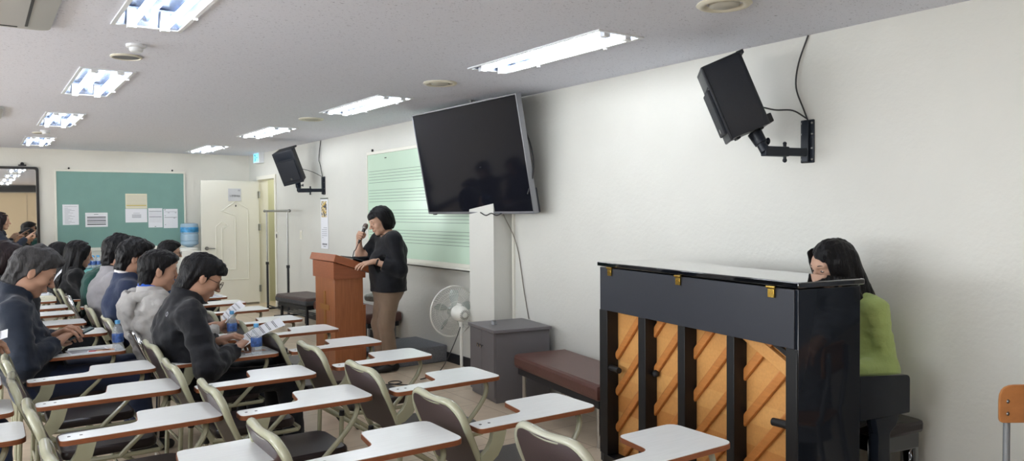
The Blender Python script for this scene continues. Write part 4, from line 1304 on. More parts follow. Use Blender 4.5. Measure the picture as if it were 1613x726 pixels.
loose('paper_stack', 'white papers on the farthest left tablet', 'papers', (.50, 9.22, ZT), -.1, .2, .2, {'ink_light': lines}, h=.012)
# ------------------------------------------------------------------ people: smooth distance-field modelling
class SDF:
    def __init__(self, lo, hi, h):
        self.lo = np.array(lo, float); self.h = h
        self.n = np.ceil((np.array(hi) - self.lo) / h).astype(int) + 1
        self.f = np.full(self.n, 0.5, np.float32)
    def _win(self, lo, hi):
        a = np.clip(np.floor((np.array(lo) - self.lo) / self.h).astype(int), 0, self.n - 1)
        b = np.clip(np.ceil((np.array(hi) - self.lo) / self.h).astype(int) + 1, 1, self.n)
        sl = tuple(slice(a[i], max(b[i], a[i] + 1)) for i in range(3))
        ax = [self.lo[i] + self.h * np.arange(sl[i].start, sl[i].stop, dtype=np.float32) for i in range(3)]
        X = np.stack(np.meshgrid(*ax, indexing='ij'), -1).astype(np.float32)
        return sl, X
    def _merge(self, sl, d, k):
        f = self.f[sl]
        if k > 0:
            h = np.maximum(k - np.abs(f - d), 0) / k
            self.f[sl] = np.minimum(f, d) - h * h * k * 0.25
        else:
            self.f[sl] = np.minimum(f, d)
    def _carve(self, sl, d, k):
        f = self.f[sl]; d = -d
        if k > 0:
            h = np.maximum(k - np.abs(f - d), 0) / k
            self.f[sl] = np.maximum(f, d) + h * h * k * 0.25
        else:
            self.f[sl] = np.maximum(f, d)
    def cap(self, a, b, r1, r2=None, k=0.02, sc=(1, 1, 1), carve=False):
        r2 = r1 if r2 is None else r2
        a = np.array(a, np.float32); b = np.array(b, np.float32); s = np.array(sc, np.float32)
        m = max(r1, r2) * max(1, float(s.max())) + k + 3 * self.h
        sl, X = self._win(np.minimum(a, b) - m, np.maximum(a, b) + m)
        c = (a + b) / 2
        P = (X - c) / s; A = (a - c) / s; B = (b - c) / s
        ba = B - A; t = np.clip(((P - A) @ ba) / max(1e-9, ba @ ba), 0, 1)
        d = np.linalg.norm(P - A - t[..., None] * ba, axis=-1) - (r1 + (r2 - r1) * t)
        d = d * float(s.min())
        (self._carve if carve else self._merge)(sl, d, k)
        return self
    def ell(self, c, r, rot=None, k=0.02, carve=False):
        c = np.array(c, np.float32); r = np.array(r, np.float32)
        m = float(r.max()) + k + 3 * self.h
        sl, X = self._win(c - m, c + m)
        P = X - c
        if rot is not None: P = P @ np.array(rot, np.float32)   # rows: world -> local
        k0 = np.linalg.norm(P / r, axis=-1); k1 = np.linalg.norm(P / (r * r), axis=-1)
        d = k0 * (k0 - 1) / np.maximum(k1, 1e-6)
        (self._carve if carve else self._merge)(sl, d, k)
        return self
    def all(self):
        return self._win(self.lo, self.lo + self.h * self.n)
    def cut(self, n, o, k=0.0):
        """remove the side the normal n points to, through the point o"""
        sl, X = self.all()
        d = (X - np.array(o, np.float32)) @ np.array(n, np.float32)
        f = self.f[sl]
        self.f[sl] = np.maximum(f, d[tuple(slice(0, q) for q in f.shape)])
        return self
    def wrinkle(self, amp, freq, seed=0, stretch=(1, 1, 1)):
        sl, X = self.all()
        rs = np.random.RandomState(seed)
        n = 0
        for o in range(3):
            fr = freq * (1.7 ** o)
            K = rs.normal(size=(4, 3)); K /= np.linalg.norm(K, axis=1)[:, None]; K *= np.array(stretch)
            ph = rs.uniform(0, 6.28, 4)
            q = [np.sin((X @ K[i].astype(np.float32)) * fr + ph[i]) for i in range(4)]
            n = n + (q[0] * q[1] + q[2] * q[3]) / (1.6 ** o)
        self.f[sl] += (amp * n).astype(np.float32)
        return self
    def mesh(self):
        f = self.f; lo, h = self.lo, self.h
        s = f < 0
        s[0] = s[-1] = False; s[:, 0] = s[:, -1] = False; s[:, :, 0] = s[:, :, -1] = False
        f = np.where(s, np.minimum(f, -1e-6), np.maximum(f, 1e-6))
        nx, ny, nz = f.shape
        cs = np.zeros((nx - 1, ny - 1, nz - 1), np.int8)
        for dx in (0, 1):
            for dy in (0, 1):
                for dz in (0, 1):
                    cs += s[dx:nx - 1 + dx, dy:ny - 1 + dy, dz:nz - 1 + dz]
        act = (cs > 0) & (cs < 8)
        idx = -np.ones(act.shape, np.int64)
        C = np.argwhere(act)
        idx[act] = np.arange(len(C))
        acc = np.zeros((len(C), 3)); cnt = np.zeros(len(C))
        corners = [(0, 0, 0), (1, 0, 0), (0, 1, 0), (1, 1, 0), (0, 0, 1), (1, 0, 1), (0, 1, 1), (1, 1, 1)]
        for i in range(8):
            for a in range(3):
                if corners[i][a]: continue
                c0 = np.array(corners[i]); c1 = c0.copy(); c1[a] = 1
                p0 = C + c0; p1 = C + c1
                v0 = f[p0[:, 0], p0[:, 1], p0[:, 2]]; v1 = f[p1[:, 0], p1[:, 1], p1[:, 2]]
                m = (v0 < 0) != (v1 < 0)
                t = v0[m] / (v0[m] - v1[m])
                acc[m] += c0 + (c1 - c0) * t[:, None]; cnt[m] += 1
        V = lo + h * (C + acc / np.maximum(cnt, 1)[:, None])
        F = []
        for a in range(3):
            b, c = (a + 1) % 3, (a + 2) % 3
            sl0 = [slice(None)] * 3; sl1 = [slice(None)] * 3
            sl0[a] = slice(0, -1); sl1[a] = slice(1, None)
            s0, s1 = s[tuple(sl0)], s[tuple(sl1)]
            for flip in (False, True):
                e = np.argwhere((~s0 & s1) if flip else (s0 & ~s1))
                if len(e) == 0: continue
                ok = (e[:, b] > 0) & (e[:, c] > 0) & (e[:, b] < f.shape[b] - 1) & (e[:, c] < f.shape[c] - 1)
                e = e[ok]
                q = []
                for db, dc in ((0, 0), (1, 0), (1, 1), (0, 1)):
                    w_ = e.copy(); w_[:, b] -= 1 - db; w_[:, c] -= 1 - dc
                    q.append(idx[w_[:, 0], w_[:, 1], w_[:, 2]])
                q = np.stack(q, 1)
                if flip: q = q[:, ::-1]
                F.append(q)
        F = np.concatenate(F)
        F = F[(F >= 0).all(1)]
        return V, F

def np_mesh(name, parts, smooth_iter=1):
    """parts: list of (V, F) -> one mesh"""
    vs, fs, o = [], [], 0
    for V, F in parts:
        vs.append(V); fs.append(F + o); o += len(V)
    V = np.concatenate(vs); F = np.concatenate(fs)
    for _ in range(smooth_iter):
        acc = np.zeros_like(V); cnt = np.zeros(len(V))
        for i in range(4):
            a, b = F[:, i], F[:, (i + 1) % 4]
            np.add.at(acc, a, V[b]); np.add.at(cnt, a, 1)
        V = V * 0.5 + 0.5 * acc / np.maximum(cnt, 1)[:, None]
    me = bpy.data.meshes.new(name)
    me.vertices.add(len(V)); me.vertices.foreach_set('co', V.astype(np.float32).ravel())
    me.loops.add(F.size); me.loops.foreach_set('vertex_index', F.astype(np.int32).ravel())
    me.polygons.add(len(F)); me.polygons.foreach_set('loop_start', np.arange(0, F.size, 4, dtype=np.int32))
    me.update(calc_edges=True); me.validate()
    return me

def xf(VF, m):
    V, F = VF
    A = np.array(m)[:3, :3]; t = np.array(m)[:3, 3]
    V2 = V @ A.T + t
    return (V2, F[:, ::-1] if np.linalg.det(A) < 0 else F)

# --- head (origin between the ears, +x the face, +z up)
_heads = {}
def head_mesh(kind):
    if kind in _heads: return _heads[kind]
    fem = kind == 'f'
    g = SDF((-.14, -.115, -.215), (.15, .115, .15), .004)
    g.ell((-.012, 0, .030), (.100, .077, .088), k=0)
    g.ell((.030, 0, -.048), (.058, .056 if not fem else .052, .066), k=.03)
    g.ell((.055, 0, .02), (.038, .058, .055), k=.025)
    g.ell((.066, 0, -.094), (.022, .024, .02), k=.025)
    for s in (-1, 1):
        g.ell((.054, s * .040, -.022), (.030, .026, .026), k=.02)
        g.ell((.012, s * .052, -.060), (.03, .016, .026), k=.025)
        g.cap((.084, s * .012, .026), (.076, s * .046, .027), .011, .009, k=.014)
        g.ell((.092, s * .031, .008), (.013, .018, .010), k=.012, carve=True)
        g.ell((.076, s * .031, .008), (.0125, .0165, .0115), k=.004)
    g.cap((.090, 0, .014), (.116, 0, -.025), .0075, .0112, k=.012)
    for s in (-1, 1):
        g.ell((.104, s * .0125, -.029), (.011, .0075, .0075), k=.008)
    g.ell((.086, 0, -.052), (.014, .022, .014), k=.012)
    g.cap((.093, -.014, -.0525), (.093, .014, -.0525), .0062, k=.006)
    g.cap((.091, -.012, -.0650), (.091, .012, -.0650), .0072, k=.006)
    g.cap((.102, -.018, -.0585), (.102, .018, -.0585), .0042, k=.004, carve=True)
    for s in (-1, 1):
        tilt = Matrix.Rotation(math.radians(-12), 3, 'Y')
        g.ell((-.010, s * .079, -.004), (.019, .0085, .032), rot=tilt, k=.008)
        g.ell((-.004, s * .089, .000), (.009, .006, .016), rot=tilt, k=.005, carve=True)
    g.cap((-.022, 0, -.05), (-.040, 0, -.19), .054 if not fem else .045, .060 if not fem else .050, k=.03)
    _heads[kind] = g.mesh()
    return _heads[kind]

def feature_parts(kind):
    """small face features in head coordinates: closed/lowered lids, brows, lips"""
    lash, brow = [], []
    for s in (-1, 1):
        pts = [(.0845 - .0035 * ((q - .5) * 2) ** 2, s * (.018 + .028 * q), .0035 - .003 * (1 - ((q - .5) * 2) ** 2)) for q in np.linspace(0, 1, 7)]
        lash.append(MB().tube(pts, [.0010, .0022, .0030, .0032, .0030, .0022, .0010], 6))
        pts = [(.0945 - .012 * q * q, s * (.013 + .038 * q), .030 + .005 * math.sin(q * 2.6)) for q in np.linspace(0, 1, 7)]
        brow.append(MB().tube(pts, [.0022, .0034, .0036, .0034, .003, .0024, .0012] if kind == 'm' else [.0016, .0025, .0028, .0026, .0020, .0016, .0008], 6))
    lip = MB()
    up = [(.0985 - .010 * abs(q) ** 2, q * .021, -.0540 - .001 * abs(q)) for q in np.linspace(-1, 1, 9)]
    lo_ = [(.0978 - .010 * abs(q) ** 2, q * .018, -.0650 + .003 * abs(q)) for q in np.linspace(-1, 1, 9)]
    lip.tube(up, [.0012, .0026, .0034, .0036, .0032, .0036, .0034, .0026, .0012], 8)
    lip.tube(lo_, [.0014, .003, .0042, .0046, .0048, .0046, .0042, .003, .0014], 8)
    return lash, brow, lip

# --- right hand (wrist at the origin, +x along the fingers, palm facing -z, thumb towards +y)
_hands = {}
def hand_mesh(pose):
    if pose in _hands: return _hands[pose]
    curls = {'rest': (12, 16, 14), 'hold': (34, 34, 22), 'grip': (62, 78, 50), 'point': (20, 40, 30), 'flat': (4, 6, 6)}[pose]
    g = SDF((-.05, -.075, -.11), (.20, .10, .05), .0032)
    kn = [(.088, .029, .002), (.091, .009, .005), (.087, -.011, .003), (.080, -.029, -.002)]
    for (x, y, z) in kn:
        g.cap((.004, y * .55, 0), (x, y, z), .0155, .0118, k=.012)
    g.cap((-.045, 0, 0), (.01, 0, 0), .024, .022, k=.02, sc=(1, 1.12, .78))
    lens = [(.043, .026, .020), (.047, .030, .022), (.043, .028, .021), (.034, .021, .019)]
    for i, (p, ls) in enumerate(zip(kn, lens)):
        q = np.array(p, float); a = 0.0
        spread = (.10, .02, -.05, -.13)[i]
        cs = list(curls)
        if pose == 'point' and i == 0: cs = [2, 4, 4]
        if pose == 'point' and i > 0: cs = [48 + 8 * i, 70, 45]
        r = (.0098, .0102, .0096, .0084)[i]
        for j in range(3):
            a += math.radians(cs[j] + i * 1.5)
            d = np.array([math.cos(a), spread * math.cos(a), -math.sin(a)])
            n = q + d * ls[j]
            g.cap(q, n, r * (1 - .08 * j), r * (1 - .08 * (j + 1)), k=.003)
            q = n
    # thumb leaves the side of the palm near its base
    th = {'rest': [(.022, .022, -.004), (.050, .047, -.016), (.080, .056, -.024), (.104, .058, -.030)],
          'flat': [(.022, .022, -.002), (.048, .050, -.008), (.076, .064, -.010), (.098, .070, -.012)],
          'hold': [(.022, .022, -.006), (.048, .042, -.030), (.078, .042, -.048), (.102, .034, -.058)],
          'grip': [(.022, .022, -.008), (.046, .036, -.038), (.070, .022, -.056), (.086, .002, -.060)],
          'point': [(.022, .022, -.006), (.048, .040, -.028), (.074, .036, -.042), (.094, .024, -.048)]}[pose]
    for a, b, r1, r2 in ((0, 1, .0165, .0125), (1, 2, .0122, .0108), (2, 3, .0108, .0088)):
        g.cap(th[a], th[b], r1, r2, k=.006)
    _hands[pose] = g.mesh()
    return _hands[pose]

def V3(*a): return np.array(a, float)
def unit(v): v = np.array(v, float); return v / max(1e-9, np.linalg.norm(v))
def ik(a, b, l1, l2, pole):
    a, b = np.array(a, float), np.array(b, float)
    d = b - a; L_ = np.linalg.norm(d)
    if L_ > (l1 + l2) * .998: b = a + d / L_ * (l1 + l2) * .998; d = b - a; L_ = np.linalg.norm(d)
    x = (l1 * l1 - l2 * l2 + L_ * L_) / (2 * L_)
    hgt = math.sqrt(max(0, l1 * l1 - x * x))
    u = d / L_; p = np.array(pole, float); p = unit(p - u * (p @ u))
    return a + u * x + p * hgt, b

def frame_mtx(o, x, up):
    """matrix with +x along x and +z close to up"""
    x = unit(x); z = np.array(up, float); z = unit(z - x * (z @ x)); y = np.cross(z, x)
    m = np.eye(4); m[:3, 0] = x; m[:3, 1] = y; m[:3, 2] = z; m[:3, 3] = o
    return m

def person(label, loc, rz, spec):
    """one figure; joints are given in the figure's own coordinates (x forward, y left, z up)"""
    S = dict(kind='m', skin='skin', hair='hair_black', style='short', top='navy', pants='dark', seated=True, s=1.0,
             pelvis=(-.08, 0, .52), head=(.0, 0, 1.12), hp=20, hy=0, hr=0, sw=.185, bulk=1.0, sleeve='long', hem=.50, collar=.05,
             handL=(.28, .12, .70), handR=(.28, -.12, .70), poseL='hold', poseR='hold', poleL=(-.3, .6, -1), poleR=(-.3, -.6, -1),
             fdL=None, fdR=None, upL=(0, 0, 1), upR=(0, 0, 1), seed=1, legs=True, hood=False, under=None, glasses=None, knee=None)
    S.update(spec)
    s = S['s']
    pel = V3(*S['pelvis']); hd = V3(*S['head'])
    Rh = (Matrix.Rotation(math.radians(S['hy']), 3, 'Z') @ Matrix.Rotation(math.radians(S['hp']), 3, 'Y') @ Matrix.Rotation(math.radians(S['hr']), 3, 'X'))
    Rh_np = np.array(Rh) * s
    HM = np.eye(4); HM[:3, :3] = Rh_np; HM[:3, 3] = hd
    neck_top = hd + Rh_np @ V3(-.030, 0, -.085)
    up = unit(neck_top - pel)
    cn = unit(.5 * up + .5 * (Rh_np @ V3(-.25, 0, 1)) / s)
    c7 = neck_top - cn * S.get('neckl', .060) * s - V3(.022, 0, 0) * s
    spine = c7 - pel
    fwd = unit(np.cross(V3(0, 1, 0), unit(spine)))        # chest direction
    slump = S.get('slump', .055 if S['seated'] else .02)
    chest = pel + spine * .66 - fwd * slump
    waist = pel + spine * .30 - fwd * slump * .5
    yw = math.radians(S.get('twist', 0))
    side = V3(-math.sin(yw), math.cos(yw), 0)
    sh = {}
    for nm, q in (('L', 1), ('R', -1)):
        sh[nm] = c7 + (chest - c7) * (.42 if S['seated'] else .30) + side * q * S['sw'] * s + fwd * (.01 if S['seated'] else .03) * s + V3(*S.get('sh' + nm, (0, 0, 0)))
    ua, fa = .285 * s, .255 * s
    arm = {}
    for nm, q in (('L', 1), ('R', -1)):
        arm[nm] = ik(sh[nm], S['hand' + nm], ua, fa, S['pole' + nm])
    # legs
    leg = {}
    if S['legs']:
        for nm, q in (('L', 1), ('R', -1)):
            hip = pel + V3(0, q * S.get('hipw', .085) * s, -.02)
            if S['seated']:
                kn_ = V3(*(S['knee'] or (pel[0] + .44 * s, q * .13, .50))) * V3(1, 1, 1)
                if S['knee']: kn_[1] *= q
                an = V3(*S.get('ankle', (kn_[0] + .04, 0, .085))); an[1] = kn_[1] + q * .01
            else:
                kn_ = V3(*S['knee' + nm]); an = V3(*S['ankle' + nm])
            leg[nm] = (hip, kn_, an)
    pts = [hd + V3(0, 0, .2), pel - V3(0, 0, .15)] + [p for a in arm.values() for p in a] + [p for l in leg.values() for p in l] + list(sh.values())
    lo = np.min(pts, axis=0) - .24; hi = np.max(pts, axis=0) + .24
    lo[2] = max(lo[2], -.02)
    # ---- body (skin): one continuous surface plus detailed head and hands merged into the same mesh
    g = SDF(lo, hi, .013)
    g.cap(c7 - unit(spine) * .03, neck_top, .056 * s, .050 * s, k=.02)
    g.cap(pel, chest, .125 * s, .135 * s, k=.03, sc=(.72, 1, 1))
    g.cap(sh['L'], sh['R'], .042 * s, k=.03)
    for nm in 'LR':
        e, w_ = arm[nm]
        g.cap(sh[nm], e, .040 * s, .036 * s, k=.02)
        g.cap(e, e + (w_ - e) * .45, .040 * s, .036 * s, k=.02)
        g.cap(e + (w_ - e) * .3, w_, .036 * s, .0245 * s, k=.02)
    for nm in leg:
        hp_, kn_, an = leg[nm]
        g.cap(hp_, kn_, .075 * s, .052 * s, k=.03); g.cap(kn_, an, .05 * s, .034 * s, k=.02)
        g.cap(an - V3(.02, 0, .03), an + V3(.12, 0, -.05), .03, .028, k=.02)
    parts = [g.mesh(), xf(head_mesh(S['kind']), HM)]
    for nm, q in (('L', 1), ('R', -1)):
        e, w_ = arm[nm]
        fd = S['fd' + nm]
        fd = unit(w_ - e) if fd is None else unit(fd)
        m = frame_mtx(w_, fd, S['up' + nm])
        sc = np.diag([s * S.get('hs', 1.0), s * S.get('hs', 1.0) * (1 if q < 0 else -1), s * S.get('hs', 1.0), 1])
        parts.append(xf(hand_mesh(S['pose' + nm]), m @ sc))
    me = np_mesh('person', parts)
    body = link('person', me, M[S['skin']], None, True, 180)
    body.location = loc; body.rotation_euler = (0, 0, rz)
    body['label'] = label; body['category'] = 'person'
    HMb = Matrix([list(r) for r in HM])
    lash, brow, lip = feature_parts(S['kind'])
    for q_ in lash: q_.build('eyelash', M['eye_dark'], body, mtx=HMb)
    for q_ in brow: q_.build('eyebrow', M[S['hair']], body, mtx=HMb)
    lip.build('lips', M['lips'], body, mtx=HMb)
    if S.get('open'):
        for q_ in (-1, 1):
            ew = MB().sphere((.0790, q_ * .031, .0055), 1.0, 14, (.0112, .0125, .0058)).build('eye', M['eye_white'], body, mtx=HMb)
            MB().sphere((.0868, q_ * .031, .0055), 1.0, 12, (.0042, .0052, .0052)).build('iris', M['eye_dark'], ew, mtx=HMb)
    hair(S, HM, body)
    # ---- top garment
    b = S['bulk']
    g = SDF(lo, hi, .0115)
    g.cap(pel - unit(spine) * .0, waist, .172 * s * b, .162 * s * b, k=.03, sc=(.78, 1, 1))
    g.cap(waist, chest, .162 * s * b, .160 * s * b, k=.05, sc=(.76, 1, 1))
    if S.get('belly'): g.ell(waist + fwd * .045 + V3(0, 0, .02), (.135 * b, .15 * b, .15 * b), k=.06)
    g.cap(sh['L'] - side * .03, sh['R'] + side * .03, .060 * s * b, k=.06)
    g.cap(chest, c7 - cn * .03 * s, .140 * s * b, .072 * s * b, k=.05, sc=(.80, 1, 1))
    for nm in 'LR':     # trapezius slope from the collar to the shoulder
        g.cap(c7 - cn * .01, sh[nm] + (c7 - sh[nm]) * .15, .046 * s * b, .056 * s * b, k=.05)
    if S.get('long'):   # tunic hem hanging below the hip
        g.cap(pel + V3(0, 0, .02), pel - V3(.0, 0, S['long']), .172 * s * b, .185 * s * b, k=.03, sc=(.80, 1, 1))
    for nm in 'LR':
        e, w_ = arm[nm]
        ru, rf, rw = S.get('armr', .066) * s * b, S.get('elbr', .060) * s * b, (.045 if not S.get('puff') else .058) * s * b
        g.cap(sh[nm], e, ru, rf, k=S.get('armk', .035))
        fr = S.get('sl' + nm, .93)
        end = e + (w_ - e) * fr
        g.cap(e, end, rf, rw, k=.025)
        if S.get('puff'): g.ell(e + (end - e) * .6, (.056, .058, .056), k=.03)
    g.wrinkle(S.get('wr', .0042), 34, S['seed'], (1, 1, .8))
    g.wrinkle(S.get('wr', .0042) * .8, 62, S['seed'] + 7, (.5, .5, 1.5))
    # openings: flat cuts at cuffs, hem and neck
    for nm in 'LR':
        e, w_ = arm[nm]
        u = unit(w_ - e)
        fr = S.get('sl' + nm, .93)
        o = e + (w_ - e) * fr
        sl, X = g.all()
        d = (X - o.astype(np.float32)) @ u.astype(np.float32)
        near = np.linalg.norm(X - o.astype(np.float32), axis=-1) < .085
        g.f = np.where(near, np.maximum(g.f, d), g.f)
    sl, X = g.all()
    Xc = X - c7.astype(np.float32)
    if S['collar'] > 0:
        k_ = SDF(lo, hi, .0115)
        k_.cap(c7 - cn * .03 + fwd * .004, c7 + cn * (S['collar'] + .05) + fwd * .018, .079 * s, .074 * s, k=0)
        kf = np.maximum(k_.f, (Xc - (cn * S['collar']).astype(np.float32)) @ unit(cn + fwd * .35).astype(np.float32))
        for q in (-1, 1):   # collar points at the front
            k_.f[:] = .5
            k_.cap(c7 + fwd * .055 + side * q * .05 + cn * S['collar'] * .4, c7 + fwd * .105 + side * q * .045 - cn * .035, .022, .012, k=0)
            kf = np.minimum(kf, k_.f)
        h_ = np.maximum(.016 - np.abs(g.f - kf), 0) / .016
        g.f = np.minimum(g.f, kf) - h_ * h_ * .016 * .25
    else:
        g.f = np.where(np.linalg.norm(Xc - (cn * .04).astype(np.float32), axis=-1) < .11, np.maximum(g.f, Xc @ unit(cn + fwd * .3).astype(np.float32) - .004), g.f)
    hem = S['hem']
    g.cut((0, 0, -1), (0, 0, hem))
    # nothing of the garment near the hands
    tp = np_mesh(S.get('topname', 'jacket'), [g.mesh()], 1)
    jk = link(S.get('topname', 'jacket'), tp, M[S['top']], body, True, 50)
    if S['hood']:      # hood lying folded on the shoulders
        bk = -fwd
        k_ = SDF(c7 - .34, c7 + .30, .009)
        for q in np.linspace(-1.0, 1.0, 17):
            p = c7 + bk * (.125 * math.cos(q * 1.9) - .01) + side * (.135 * math.sin(q * 1.9)) + cn * (.030 - .065 * (1 - math.cos(q * 1.3)))
            k_.ell(p, (.040, .040, .036), k=.012)
        k_.ell(c7 + bk * .150 - unit(spine) * .045, (.055, .135, .075), k=.03)
        k_.ell(c7 + bk * .165 - unit(spine) * .115, (.045, .10, .07), k=.03)
        k_.ell(c7 + bk * .085 + cn * .065, (.048, .080, .055), k=.012, carve=True)
        k_.wrinkle(.0035, 38, 5); k_.wrinkle(.002, 80, 6)
        link('hood', np_mesh('hood', [k_.mesh()]), M[S['top']], body, True, 60)
    if S['under']:
        g = SDF(c7 - .2, c7 + .2, .007)
        g.cap(c7 - cn * .03 + fwd * .006, c7 + cn * (S['collar'] + .06) + fwd * .012, .072 * s, .061 * s, k=.02)
        g.cut(unit(cn + fwd * .4), c7 + cn * (S['collar'] + .018))
        link('shirt_collar', np_mesh('shirt_collar', [g.mesh()]), M[S['under']], body, True, 50)
    # ---- trousers and shoes
    if leg:
        g = SDF(lo, hi, .0125)
        g.cap(pel + unit(spine) * .05, pel - V3(0, 0, .02), .155 * s * b, .160 * s * b, k=.03, sc=(.85, 1, 1))
        for nm in leg:
            hp_, kn_, an = leg[nm]
            g.cap(hp_, kn_, S.get('thigh', .092) * s, S.get('kneer', .070) * s, k=.035)
            g.cap(kn_, an + unit(kn_ - an) * .02, S.get('kneer', .070) * s, S.get('cuff', .058) * s, k=.03)
        g.wrinkle(.0025, 36, S['seed'] + 3)
        link('trousers', np_mesh('trousers', [g.mesh()]), M[S['pants']], body, True, 60)
        for nm in leg:
            hp_, kn_, an = leg[nm]
            d = V3(1, 0, 0)
            g = SDF(an - .2, an + .25, .008)
            z0 = 0.0
            g.cap(V3(an[0] - .045, an[1], .042), V3(an[0] + .06, an[1], .038), .040, .040, k=.02, sc=(1, .95, 1))
            g.cap(V3(an[0] + .05, an[1], .036), V3(an[0] + .145, an[1], .030), .042, .033, k=.03, sc=(1, 1.05, .9))
            g.cap(V3(an[0] - .03, an[1], .05), V3(an[0] - .03, an[1], .085), .038, .040, k=.02)
            g.cut((0, 0, -1), (0, 0, .001))
            link('shoe', np_mesh('shoe', [g.mesh()]), M['shoe_black'], body, True, 50)
    if S['glasses']:
        gl = MB()
        for q in (-1, 1):
            gl.tube([(.110 - .004 * abs(math.cos(t)), q * .034 + .024 * math.cos(t) * S['glasses'], .004 + .0215 * math.sin(t)) for t in np.linspace(0, 2 * PI, 25)[:-1]], .0016, 6, closed=True)
            gl.tube([(.106, q * .058, .008), (.06, q * .074, .008), (-.005, q * .082, .008), (-.02, q * .082, -.006)], .0016, 6)
        gl.tube([(.111, -.011, .008), (.113, 0, .011), (.111, .011, .008)], .0015, 6)
        fr = gl.build('glasses', M['glasses_frame'], body, mtx=HMb)
        ln = MB()
        for q in (-1, 1):
            ln.lathe([(0, 0), (.0225, 0), (.0225, .0012), (0, .0014)], 20, Matrix.Translation((.1075, q * .034, .004)) @ Matrix.Rotation(PI / 2, 4, 'Y'))
        ln.build('lens', M['glass'], fr, mtx=HMb)
    return body, dict(arm=arm, c7=c7, HM=HM, sh=sh, chest=chest, fwd=fwd)

def hair(S, HM, body):
    st = S['style']
    g = SDF((-.19, -.15, -.36 if st == 'long' else -.20), (.17, .15, .18), .0052)
    sl, X = g.all()
    if st == 'short':
        g.ell((-.014, 0, .040), (.112, .087, .097), k=0)
        g.ell((.035, 0, .092), (.065, .066, .034), k=.03)
        g.cap((-.056, 0, .0), (-.060, 0, -.082), .074, .056, k=.02, sc=(.85, 1.02, 1))
        g.wrinkle(.0026, 110, S['seed'], (1, 1, .5))
        # hairline: one slanted plane from forehead over the ear to the nape
        x, y, z = X[..., 0], X[..., 1], X[..., 2]
        pl = np.maximum(-(z - .002) * .80 + (x - .004) * .62 - .006, 0)
        d = .62 * (x - .004) - .80 * (z - .010)
        d2 = np.maximum(x + .026, -(z + .098))           # behind the ear down to the nape
        d3 = np.maximum(np.abs(x - .011 - .15 * z) - .008, np.abs(z - .004) - .024)  # sideburn
        g.f = np.maximum(g.f, np.minimum(np.minimum(d, d2), d3))
        if S.get('fringe'):
            h2 = SDF((-.19, -.15, -.20), (.17, .15, .18), .0052)
            h2.ell((.062, .0, .062), (.052, .070, .044), k=0)
            h2.ell((.05, .02, .085), (.062, .062, .036), k=.02)
            h2.wrinkle(.003, 90, S['seed'] + 2, (1, 2, .5))
            h2.cut((.35, 0, -1), (.10, 0, S['fringe']))
            g.f = np.minimum(g.f, h2.f)
        if S.get('quiff'):
            for (a, b_, r) in (((.02, .01, .12), (.085, .0, .115), .03), ((-.03, .02, .125), (.05, .03, .125), .03), ((.03, -.03, .11), (.09, -.02, .105), .026)):
                g.cap(a, b_, r, r * .6, k=.02)
            g.wrinkle(.0022, 120, S['seed'] + 5, (1, 1, .6))
        if S.get('thin'):
            pass
    elif st == 'bob':
        g.ell((-.018, 0, .034), (.122, .100, .106), k=0)
        g.ell((-.045, 0, -.035), (.088, .098, .085), k=.04)
        g.wrinkle(.0022, 90, S['seed'], (1.2, 1.2, .25))
        x, y, z = X[..., 0], X[..., 1], X[..., 2]
        face = np.maximum(np.maximum(.018 - x + .35 * np.maximum(z, 0), z - .062 + 1.4 * np.maximum(.075 - x, 0) * .0), -.25 - z)
        g.f = np.maximum(g.f, -face)
        g.cut((0.25, 0, -1), (-.04, 0, -.098))
        # fringe swept across the forehead
        for q in np.linspace(-1, 1, 9):
            g.cap((.072, q * .05, .092 - .02 * abs(q)), (.096 - .026 * q * q, q * .062, .050 + .010 * q), .014, .006, k=.01)
    elif st == 'long':
        g.ell((-.016, 0, .036), (.116, .094, .102), k=0)
        g.cap((-.05, 0, -.02), (-.085 + S.get('hx', 0), 0, -.26), .098, .085, k=.04, sc=(.75, 1.1, 1))
        for q in (-1, 1):
            g.cap((.012, q * .082, .03), (.0 + S.get('hx', 0) * .5, q * .098, -.17), .030, .034, k=.03)
            g.cap((.055, q * .062, .085), (.040, q * .084, -.02), .020, .016, k=.02)
            if S.get('strand'): g.cap((.062, q * .070, .04), (.058, q * .078, -.10), .010, .006, k=.012)
        g.wrinkle(.0026, 80, S['seed'], (1.3, 1.3, .22))
        x, y, z = X[..., 0], X[..., 1], X[..., 2]
        lim = S.get('part', .040)
        face = np.maximum(np.maximum(lim - x, z - .108 + S.get('sweep', 0) * np.maximum(y + .045, 0)), np.abs(y) - .064)
        g.f = np.maximum(g.f, -face)
        # neck side stays open
        g.f = np.maximum(g.f, -(np.maximum(np.maximum(-.005 - x, np.abs(y) - .045), z + .02)))
    me = np_mesh('hair', [g.mesh()], 1)
    me.transform(Matrix([list(r) for r in HM]))
    return link('hair', me, M[S['hair']], body, True, 60)

M['shoe_black'] = mat('black_shoe', srgb(26, 25, 26), 0.4)
M['glasses_frame'] = mat('glasses_frame', srgb(40, 36, 34), 0.3, metal=0.4)
M['navy'] = fabric('navy_cloth', srgb(38, 44, 58))
M['dark'] = fabric('black_cloth', srgb(18, 20, 26))
M['black_jacket'] = fabric('black_navy_jacket', srgb(9, 11, 19), .7)
M['slate'] = fabric('dark_slate_jacket', srgb(28, 36, 50), .75)
M['light_grey'] = fabric('light_grey_shell', srgb(176, 174, 172), .75, .6)
M['royal'] = fabric('royal_blue_collar', srgb(42, 92, 196), .7)
M['suit_navy'] = fabric('navy_suit_wool', srgb(30, 42, 70), .85)
M['white_shirt'] = fabric('white_shirt', srgb(214, 210, 210), .7)
M['grey_wool'] = fabric('grey_blazer_wool', srgb(142, 140, 144), .9)
M['black_knit'] = fabric('black_knit', srgb(14, 14, 17), .9)
M['green_wool'] = fabric('dark_green_cloth', srgb(22, 62, 56), .85)
